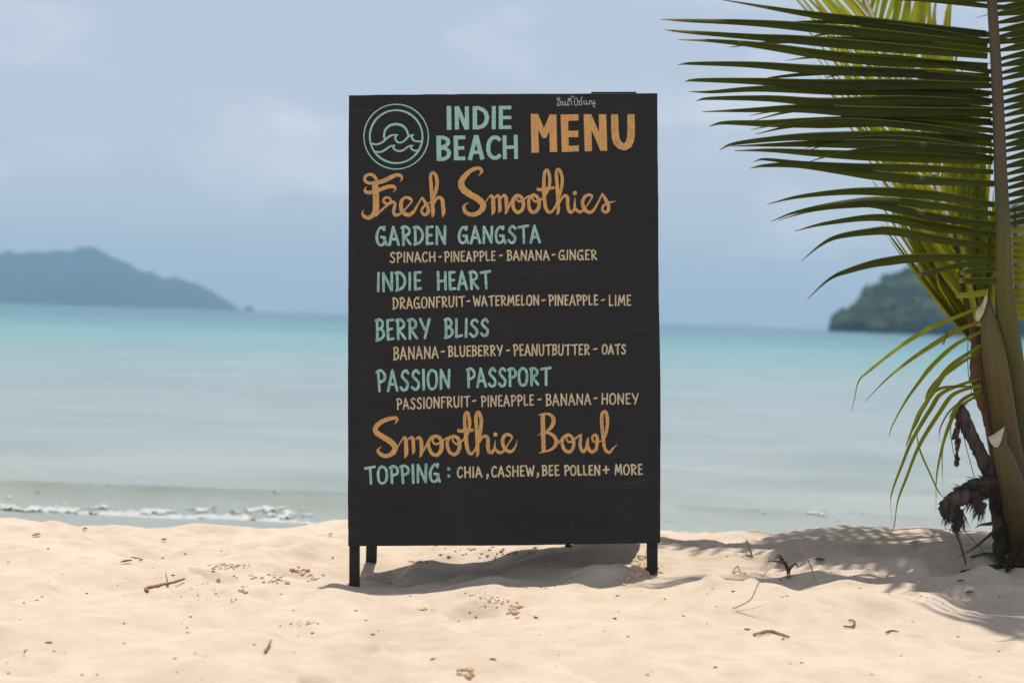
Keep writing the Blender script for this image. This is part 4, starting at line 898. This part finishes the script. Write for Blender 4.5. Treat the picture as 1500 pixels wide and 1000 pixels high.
cut_stalk([(1510, 850, 5.02, 56), (1494, 760, 4.99, 44), (1482, 710, 4.97, 36), (1472, 675, 4.96, 30), (1465, 655, 4.955, 24), (1468, 640, 4.955, 14), (1472, 630, 4.955, 5)],
          [(1448, 640, 4.935), (1457, 636, 4.935), (1472, 625, 4.94), (1467, 644, 4.93), (1462, 655, 4.925), (1457, 655, 4.925), (1451, 648, 4.93)], 'short cut frond stalk low in front')

tb_ = Buf(); q = [(1540, 860, 5.25, 150), (1532, 800, 5.25, 132), (1528, 740, 5.25, 118), (1526, 690, 5.26, 104), (1524, 640, 5.26, 78), (1520, 600, 5.27, 50)]
qq = catmull(q, n=8); tube(tb_, [P(a, b, c) for a, b, c, d in qq], [d / 2 / F_PX * c for a, b, c, d in qq], 20, .9, .07, 3)
tb_.build('trunk', M_TRUNK, palm)

def ribbon(name, pts, mat_, parent, th=.004, seed=0):
    """ragged flat piece with thickness; pts: (px, py, Y, width px)"""
    q = catmull(pts, n=5); b = Buf(); tube(b, [P(a, c, y) for a, c, y, d in q], [d / 2 / F_PX * y for a, c, y, d in q], 8, .35, .35, seed); return b.build(name, mat_, parent, smooth=False)
def fibres(name, src, mat_, parent, n, ln, spread, dirv, seed, r=.0009):
    rg = random.Random(seed); b = Buf()
    for i in range(n):
        a, c, y = rg.choice(src); a += rg.uniform(-spread, spread); c += rg.uniform(-spread, spread) * .7
        L1 = ln * rg.uniform(.4, 1.2); dx, dy = dirv[0] + rg.uniform(-.5, .5), dirv[1] + rg.uniform(-.35, .35)
        p = [P(a + dx * L1 * t + rg.uniform(-1.2, 1.2), c + dy * L1 * t + 4 * t * t, y + rg.uniform(-.012, .012)) for t in (0, .5, 1)]
        tube(b, p, [r * 1.2, r, r * .4], 4, 1)
    return b.build(name, mat_, parent, smooth=False)
for src, n_, ln, d, sd in (([(1476 + 4 * q_, 835 - 5 * q_, 4.96) for q_ in range(8)], 160, 16, (-.2, -.9), 41), ([(1466, 770, 5.0), (1470, 800, 5.0), (1474, 820, 5.0), (1468, 785, 5.0)], 160, 18, (-.25, .9), 42)):
    fibres('fibre_tuft', src, M_TRUNK, palm, n_, ln, 5, d, sd, .0011)
sh = ribbon('brown_sheath', [(1432, 478, 5.04, 10), (1431, 510, 5.03, 16), (1430, 555, 5.03, 18), (1437, 585, 5.03, 17), (1445, 612, 5.03, 10), (1450, 640, 5.03, 3)], M_RED, palm, seed=2)
ribbon('brown_sheath', [(1442, 590, 5.04, 10), (1443, 610, 5.04, 8), (1442, 624, 5.04, 2)], M_DEAD, palm, seed=3)
ribbon('brown_sheath', [(1486, 300, 4.93, 3), (1487, 340, 4.94, 6), (1489, 400, 4.96, 8), (1489, 440, 4.98, 4)], M_RED, palm, seed=4)
# dead stalk stump with burnt-looking end
ds = stalk('dead_stalk', [(1404, 598, 5.0, 20), (1411, 612, 5.0, 22), (1424, 640, 5.0, 20), (1440, 672, 5.02, 21), (1455, 705, 5.05, 26), (1466, 740, 5.08, 34), (1472, 790, 5.1, 36), (1474, 845, 5.12, 40)], M_DEAD, palm, .8, 12, .22)
ds['label'] = 'dark brown dead frond stalk leaning left'
fibres('fibre_tuft', [(1400, 602, 5.0), (1408, 598, 5.0), (1415, 606, 5.0)], M_DEAD, ds, 90, 16, 5, (.1, -.1), 11, .0010)
hb = Buf(); rg = random.Random(4)
for (cx_, cy_, n_, sp) in ((1401, 630, 26, 4), (1402, 655, 22, 3), (1402, 672, 10, 2), (1412, 622, 10, 4), (1420, 640, 8, 2)):
    for i in range(n_): lump(hb, P(cx_ + rg.gauss(0, sp * .6), cy_ + rg.gauss(0, 7), 4.99 + rg.uniform(-.01, .01)), (.004, .005, rg.uniform(.004, .011)), .4)
hb.build('hanging_fibre', M_DEAD, ds, smooth=False)
dl = stalk('dead_stalk', [(1384, 757, 4.97, 10), (1387, 744, 4.97, 24), (1398, 733, 4.97, 26), (1415, 722, 4.98, 27), (1434, 712, 5.0, 25), (1455, 708, 5.04, 26), (1470, 716, 5.08, 34)], M_DEAD, palm, .8, 12, .35)
dl['label'] = 'shaggy dead stalk bent towards the water'
for src, n_, ln, d, sd in (([(1395 + 4.2 * q_, 733 - 1.7 * q_ + .05 * q_ * q_, 4.965 + .003 * q_) for q_ in range(16)], 420, 15, (-.75, .5), 31), ([(1410 + 4 * q_, 716, 4.97) for q_ in range(10)], 160, 12, (-.6, -.35), 32), ([(1392, 738, 4.96), (1400, 742, 4.96), (1406, 748, 4.96)], 220, 22, (.0, 1), 21), ([(1384, 752, 4.96), (1390, 756, 4.96)], 60, 10, (.3, .4), 22), ([(1428, 722, 4.98), (1436, 728, 4.98), (1440, 738, 4.98)], 150, 20, (-.35, .9), 23), ([(1432, 706, 5.0), (1442, 702, 5.0), (1410, 718, 4.98)], 110, 16, (-.5, -.3), 24), ([(1404, 765, 4.96)], 40, 12, (-.3, .8), 25)):
    fibres('fibre_tuft', src, M_DEAD, dl, n_, ln, 5, d, sd, .0011)
ribbon('dead_leaf', [(1394, 770, 4.96, 5), (1400, 776, 4.96, 7), (1406, 795, 4.96, 4), (1413, 818, 4.96, 3), (1415, 828, 4.96, 2)], M_DEAD, palm, seed=8)
for pts, wd in (([(1466, 760), (1450, 764), (1436, 767), (1427, 773)], 6), ([(1468, 764), (1450, 780), (1425, 802), (1396, 820)], 5)):
    leaflet([P(x, y, 4.98) for x, y in pts], wd, M_LEAF, palm, base_w=.6, name='leaf_strip')
for L_ in ([(1408, 600), (1412, 640), (1427, 698)], [(1394, 610), (1393, 640), (1402, 685)], [(1405, 768), (1425, 790), (1455, 822)], [(1418, 490), (1418, 540), (1424, 580)], [(1382, 505), (1390, 480), (1391, 475)], [(1380, 504), (1386, 492), (1384, 480)]):
    sb = Buf(); q = catmull([(x, y, 4.97) for x, y in L_], n=8); tube(sb, [P(*p) for p in q], .0010, 5); sb.build('dry_string', M_DEAD, palm)

# fronds arching out of the top of the picture: they shade the sand and the near frond
def overhead(pts, n, ln, wd, side_l=(0, 0), mat_=None, droop=.35, lenv=None):
    q = catmull(pts, n=10); C = [Vector(p) for p in q]; b = Buf(); m = len(C)
    tube(b, C, [.022 * (1 - .8 * i / m) + .003 for i in range(m)], 10, .8)
    o = b.build('frond', M_PET, palm); lb = Buf(); rg = random.Random(int(pts[-1][0] * 100))
    for k in range(n):
        i = int(m * .22 + (m * .76) * k / n); c = C[i]; d = (C[min(m - 1, i + 1)] - C[i - 1]).normalized(); s = d.cross(Vector((0, 0, 1))).normalized()
        f = k / n; L1 = ln * (.55 + .9 * f - .95 * f * f) * rg.uniform(.9, 1.1) / .78
        for sg in (-1, 1):
            p = [c + (s * sg * (.9 * t) + d * (.45 * t)) * L1 - Vector((0, 0, droop * L1 * t * t)) for t in (0, .3, .65, 1)]
            leaflet(p, wd, None, None, fold=(0.2 * sg, -.35, -.0, -.0) if False else (-.9, -.35, .9, -.35), base_w=.6, buf=lb, nseg=3)
    l = lb.build('leaflets', M_LEAF, o); l['kind'] = 'stuff'; return o
CRN = Vector((P(1520, 640, 5.25).x, 5.25, .55))
def arch(dirx, diry, H, reach): # from the crown up and outwards
    return [tuple(CRN), tuple(CRN + Vector((dirx * .18 * reach, diry * .18 * reach, H * .62))), tuple(CRN + Vector((dirx * .5 * reach, diry * .5 * reach, H))), tuple(CRN + Vector((dirx * .82 * reach, diry * .82 * reach, H * 1.02))), tuple(CRN + Vector((dirx * 1.05 * reach, diry * 1.05 * reach, H * .9)))]
overhead([tuple(CRN), (1.52, 5.5, 1.5), (1.25, 5.72, 2.25), (.85, 5.82, 2.5), (.42, 5.9, 2.45)], 46, .46, 26, droop=.3)
overhead([tuple(CRN), (1.55, 5.3, 1.6), (1.5, 5.3, 2.1), (1.3, 5.28, 2.42), (1.02, 5.26, 2.5)], 28, .46, 20, droop=.3)
overhead([tuple(CRN), (1.6, 5.4, 1.5), (1.45, 5.48, 2.2), (1.15, 5.5, 2.5), (.75, 5.5, 2.5)], 32, .34, 24, droop=.3)
overhead([tuple(CRN), (1.62, 5.15, 1.5), (1.6, 5.0, 2.0), (1.45, 4.85, 2.3), (1.2, 4.75, 2.35)], 34, .42, 18, droop=.3)
overhead([tuple(CRN), (1.6, 5.1, 1.6), (1.56, 4.88, 2.0), (1.40, 4.72, 2.2), (1.12, 4.62, 2.25)], 24, .42, 13, droop=.25)
overhead([tuple(CRN), (1.75, 5.4, 1.5), (1.95, 5.55, 2.1), (2.3, 5.7, 2.4), (2.7, 5.8, 2.2)], 36, .6, 24)
overhead([tuple(CRN), (1.68, 5.5, 1.4), (1.75, 5.9, 2.0), (1.85, 6.4, 2.3), (1.9, 6.9, 2.1)], 36, .6, 24)

# ------------------------------------------------------------------ things lying on the sand
def twig(name, pts, r, mat_, label, cat, lift=.004, group=None, wob=.45, branches=(), Yc=None):
    """pts in pixels, resting on the sand (an optional third value lifts that point)"""
    W = [on_ground(p[0], p[1]) + Vector((0, 0, (p[2] if len(p) > 2 else 0) + lift)) for p in pts] if Yc is None else [P(p[0], p[1], Yc) for p in pts]
    for i in range(1, len(W) if Yc is None else 0):
        lim = 1.2 * abs(W[i].x - W[i - 1].x) + .02; y = min(max(W[i].y, W[i - 1].y - lim), W[i - 1].y + lim)
        if y != W[i].y: W[i] = Vector((W[i].x, y, gz(W[i].x, y) + lift + (pts[i][2] if len(pts[i]) > 2 else 0)))
    q = catmull([tuple(x) for x in W], n=5); C = [Vector(p) for p in q]; n = len(C)
    o = W[0].copy(); b = Buf(); tube(b, C, [r * (1 - .6 * abs(i / n - .3)) for i in range(n)], 6, 1, wob, len(label))
    for br in branches:
        Wb = [on_ground(p[0], p[1]) + Vector((0, 0, (p[2] if len(p) > 2 else 0) + lift)) for p in br] if Yc is None else [P(p[0], p[1], Yc) for p in br]
        q = catmull([tuple(x) for x in Wb], n=4); tube(b, [Vector(p) for p in q], [r * .5 * (1 - .7 * i / len(q)) for i in range(len(q))], 5, 1, wob, 3)
    return tag(b.build(name, mat_, origin=o), label, cat, group)
def dry_leaf(px, py, lpx, ang, wpx, mat_, label, up=.006, cat='leaf'):
    c = on_ground(px, py); s = c.y / F_PX; L1 = lpx * s; n = 9; V = []; W1 = wpx * s; a = math.radians(ang)
    for i in range(n):
        t = i / (n - 1) - .5; w_ = W1 * math.cos(t * math.pi) ** .8 if abs(t) < .499 else .0002
        for j in (-1, 0, 1):
            x = t * L1; y = j * w_ * .8
            V.append((c.x + x * math.cos(a) - y * math.sin(a) * .3, c.y + y + x * math.sin(a) * .8, gz(c.x + x * math.cos(a), c.y + y) + up + .35 * abs(j) * w_ + max(0, t) * L1 * .28 * math.sin(abs(a) + .3)))
    F = [(i * 3 + j, i * 3 + j + 1, i * 3 + j + 4, i * 3 + j + 3) for i in range(n - 1) for j in (0, 1)]
    V2 = [(x, y, z - .0012) for x, y, z in V]; m_ = len(V); F += [tuple(i + m_ for i in f)[::-1] for f in F]
    return tag(mk('dry_leaf', V + V2, F, mat_, origin=c), label, cat)

twig('twig', [(216, 868), (228, 864), (240, 862, .006), (250, 855, .010), (262, 848, .010), (271, 850, .004)], .0044, M_TWIGR, 'reddish brown crooked twig lying on the sand left of the board', 'twig', branches=([(246, 860), (242, 852, .02)],))
twig('twig', [(1093, 790, .045), (1097, 800, .028), (1101, 812, .010), (1103, 822), (1111, 820)], .0028, M_TWIG, 'thin curved twig sticking up right of the board', 'twig', 0, wob=.1, Yc=on_ground(1103, 822).y)
twig('twig', [(203, 823), (212, 818), (222, 815), (230, 815)], .0012, M_SPECK, 'thin curved stem beside the brown leaf on the left sand', 'twig')
twig('twig', [(1104, 932), (1120, 927), (1132, 927), (1145, 931), (1156, 935)], .0034, M_TWIG, 'flat tan twig on the foreground sand right of centre', 'twig', branches=([(1128, 928), (1110, 934)],))
twig('twig', [(1236, 919), (1247, 920), (1252, 915), (1250, 911), (1243, 910)], .0022, M_SPECK, 'dark hooked twig on the sand below the shadow', 'twig')
twig('twig', [(1073, 891), (1085, 886), (1098, 879), (1104, 870, .012), (1112, 852, .03), (1122, 838, .04), (1132, 826, .05)], .0013, M_TWIG, 'long thin dry stem leaning away from the dead sprig', 'stem', wob=.1, Yc=on_ground(1080, 896).y, branches=([(1080, 895), (1100, 891), (1125, 884)], [(1078, 900), (1080, 890)]))
twig('twig', [(1173, 800, .06), (1180, 812, .05), (1188, 830, .03), (1194, 848, .012), (1199, 856)], .0018, M_TWIG, 'upright dry stick with a dark knotted foot', 'stick', 0, wob=.1, Yc=on_ground(1199, 857).y, branches=([(1183, 852), (1192, 848, .006), (1201, 848)], [(1185, 856), (1192, 851, .008), (1200, 856)], [(1192, 840, .02), (1188, 849, .01)]))
twig('twig', [(382, 882), (388, 886), (394, 889)], .0016, M_SPECK, 'short thin twig on the sand below the crumbled patch', 'twig')
twig('twig', [(1073, 840), (1080, 836, .008), (1085, 840), (1093, 846)], .0018, M_TWIG, 'small forked twig on the sand behind the long dry stem', 'twig', branches=([(1080, 836, .008), (1081, 832, .012)],))
twig('twig', [(1298, 928), (1307, 926), (1316, 927)], .0022, M_SPECK, 'short dark twig on the sand at the tips of the frond shadow', 'twig')
twig('twig', [(388, 957), (392, 951), (397, 945, .006)], .0028, M_TWIGR, 'stubby reddish twig on the near sand left of the board', 'twig')
# dead sprig right of the board
c = on_ground(1158, 862); sp = empty('dead_sprig', c); tag(sp, 'dead seedling with a dark curled leaf leaning on the sand right of the board', 'dead plant')
b = Buf()
for L_ in ([(1158, 866, 4.83), (1154, 848, 4.84), (1152, 832, 4.85), (1147, 822, 4.86)], [(1160, 866, 4.83), (1156, 850, 4.83), (1156, 835, 4.84), (1158, 828, 4.84)], [(1150, 866, 4.83), (1158, 862, 4.83), (1163, 866, 4.82)], [(1153, 846, 4.84), (1146, 852, 4.83), (1143, 846, 4.83)]):
    q = catmull(L_, n=5); tube(b, [P(*p) for p in q], .0016, 5, 1, .2)
b.build('stem', M_DRY, sp)
for L_, wd, m_ in (([(1157, 846), (1152, 832), (1146, 823), (1139, 817), (1132, 820)], 9, M_SPECK), ([(1155, 838), (1150, 828), (1140, 824), (1128, 822), (1124, 825)], 7, M_DRY), ([(1154, 840), (1148, 826), (1143, 815), (1136, 813)], 8, M_DEAD), ([(1156, 842), (1160, 832), (1166, 827), (1168, 832)], 8, M_DRY), ([(1156, 840), (1152, 826), (1156, 820)], 6, M_SPECK)):
    o = leaflet([P(x, y, 4.84 + .006 * k) for k, (x, y) in enumerate(L_)], wd * .8, m_, sp, fold=(-.4, .8, .9, .5), base_w=.5, name='curled_leaf')

dry_leaf(185, 825, 19, 24, 5, M_DRY, 'brown boat-shaped leaf tilted on the left sand')
dry_leaf(53, 786, 14, -8, 4, M_DRY, 'small tan leaf lying nearest the water on the left')
dry_leaf(124, 777, 7, 10, 4, M_SPECK, 'tiny dark leaf on the sand crest at the far left')
dry_leaf(240, 793, 9, 25, 4, M_SPECK, 'dark curled leaf on the sand behind the boat-shaped leaf')
dry_leaf(484, 785, 7, -30, 3, M_DRY, 'small greenish leaf on the sand crest just left of the board')
dry_leaf(36, 960, 10, 80, 4, M_SPECK, 'blurred dark scrap of leaf in the nearest sand on the left')
dry_leaf(1201, 818, 16, 4, 3, M_SPECK, 'flat dark leaf on the shaded sand behind the dry stick')
dry_leaf(1407, 854, 12, -6, 4, M_SPECK, 'dark leaf scrap in the shade left of the palm')
dry_leaf(1420, 864, 13, -10, 4, M_SPECK, 'brown leaf scrap at the edge of the shade nearest the palm')
dry_leaf(1339, 797, 16, 0, 4, M_DRY, 'tan leaf on the bright sand strip behind the shade')
dry_leaf(320, 843, 8, 40, 4, M_TWIGR, 'small red-brown chip standing in the crumbled sand')
dry_leaf(312, 849, 7, 0, 3, M_TWIGR, 'red-brown flake at the foot of the small chip')
# palm leaf strips lying at the palm's foot
for (p0, lab) in (([(1408, 826), (1425, 829), (1445, 831), (1470, 832), (1500, 831)], 'long dark green leaf strip lying on the sand at the foot of the palm'), ([(1422, 822), (1450, 827), (1480, 829), (1510, 834)], 'upper green leaf strip crossing another at the foot of the palm')):
    W_ = [on_ground(x, y) + Vector((0, 0, .012)) for x, y in p0]; cc = catmull([tuple(p) for p in W_], n=6); V = []; n = len(cc)
    for i, p in enumerate(cc):
        t = i / (n - 1); w_ = .016 * math.sin(math.pi * min(.97, t * .9 + .06)); V += [(p[0], p[1] - w_, p[2] - .004), (p[0], p[1], p[2] + .002), (p[0], p[1] + w_, p[2] - .003)]
    F = [(i * 3 + j, i * 3 + j + 1, i * 3 + j + 4, i * 3 + j + 3) for i in range(n - 1) for j in (0, 1)]
    tag(mk('leaf_strip', V, F, M_LEAF, origin=W_[0], uv=[(i // 3 / n, (i % 3) / 2) for i in range(len(V))]), lab, 'leaf')

# crumbled damp sand lumps
def crumbs(name, spots, label, seed):
    rg = random.Random(seed); b = Buf(); o = None
    for (px, py, sx_, sy_, n_, r0, r1) in spots:
        for i in range(n_):
            if rg.random() < .35: continue
            p = on_ground(px + rg.gauss(0, sx_), py + rg.gauss(0, sy_)); o = o or p; r = rg.uniform(r0, r1)
            lump(b, p + Vector((0, 0, r * .3)), (r, r, r * .75), .3)
    return tag(b.build(name, M_LUMP, origin=o, smooth=True), label, 'sand crumbs', kind='stuff')
M_LUMP = m_simple('damp_sand', (.52, .36, .22), (.64, .47, .32), 200, .95, .8, .004)
M_LUMP2 = M_LUMP
crumbs('sand_crumbs', [(330, 828, 14, 1.5, 60, .0015, .004), (345, 831, 12, 1, 40, .0015, .0035), (395, 845, 22, 5, 34, .002, .006), (425, 850, 12, 3, 40, .003, .008), (440, 838, 6, 3, 30, .004, .010), (355, 865, 4, 2, 12, .003, .008), (280, 865, 18, 3, 24, .001, .003), (325, 880, 12, 1.5, 40, .002, .004), (300, 868, 20, 3, 30, .001, .003), (458, 847, 5, 2, 16, .002, .005)], 'crumbled damp sand scattered beside the small dug hole left of the board', 5)
crumbs('sand_crumbs', [(935, 838, 7, 3, 50, .004, .010), (938, 829, 8, 4, 60, .005, .011), (947, 818, 4, 4, 40, .004, .009), (920, 845, 6, 3, 20, .002, .006), (968, 838, 3, 1.5, 8, .003, .006)], 'clump of damp sand heaped against the right front leg of the board', 6)
crumbs('sand_crumbs', [(700, 870, 9, 4, 20, .0015, .004), (716, 880, 14, 3, 70, .0015, .004), (755, 893, 5, 5, 30, .003, .008), (622, 893, 8, 2, 20, .002, .005), (585, 861, 6, 1.5, 16, .002, .005), (610, 822, 6, 1, 16, .002, .004), (680, 985, 8, 3, 30, .003, .007), (445, 913, 12, 1.5, 24, .0015, .004)], 'small broken sand crumbs in front of the board', 7)
crumbs('sand_crumbs', [(720, 806, 46, 4, 70, .0015, .006), (612, 824, 5, 1.5, 30, .002, .006), (1360, 868, 20, 6, 60, .001, .003), (1120, 816, 30, 5, 50, .001, .003), (1300, 840, 60, 8, 90, .001, .003)], 'fine crumbs of disturbed sand under the board and in the palm shade', 8)
# tiny scraps
b = Buf(); rg = random.Random(9); first = None
for i in range(190):
    px = rg.uniform(0, 1500); py = rg.uniform(800, 995); p = on_ground(px, py); first = first or p
    r = rg.uniform(.0008, .0024) * (1.6 if rg.random() < .08 else 1); lump(b, p + Vector((0, 0, r * .4)), (r * rg.uniform(1, 2.4), r, r * .6), .5)
tag(b.build('leaf_scraps', M_SPECK, origin=first), 'tiny dark leaf scraps and grit sprinkled over the sand', 'leaf scraps', kind='stuff')
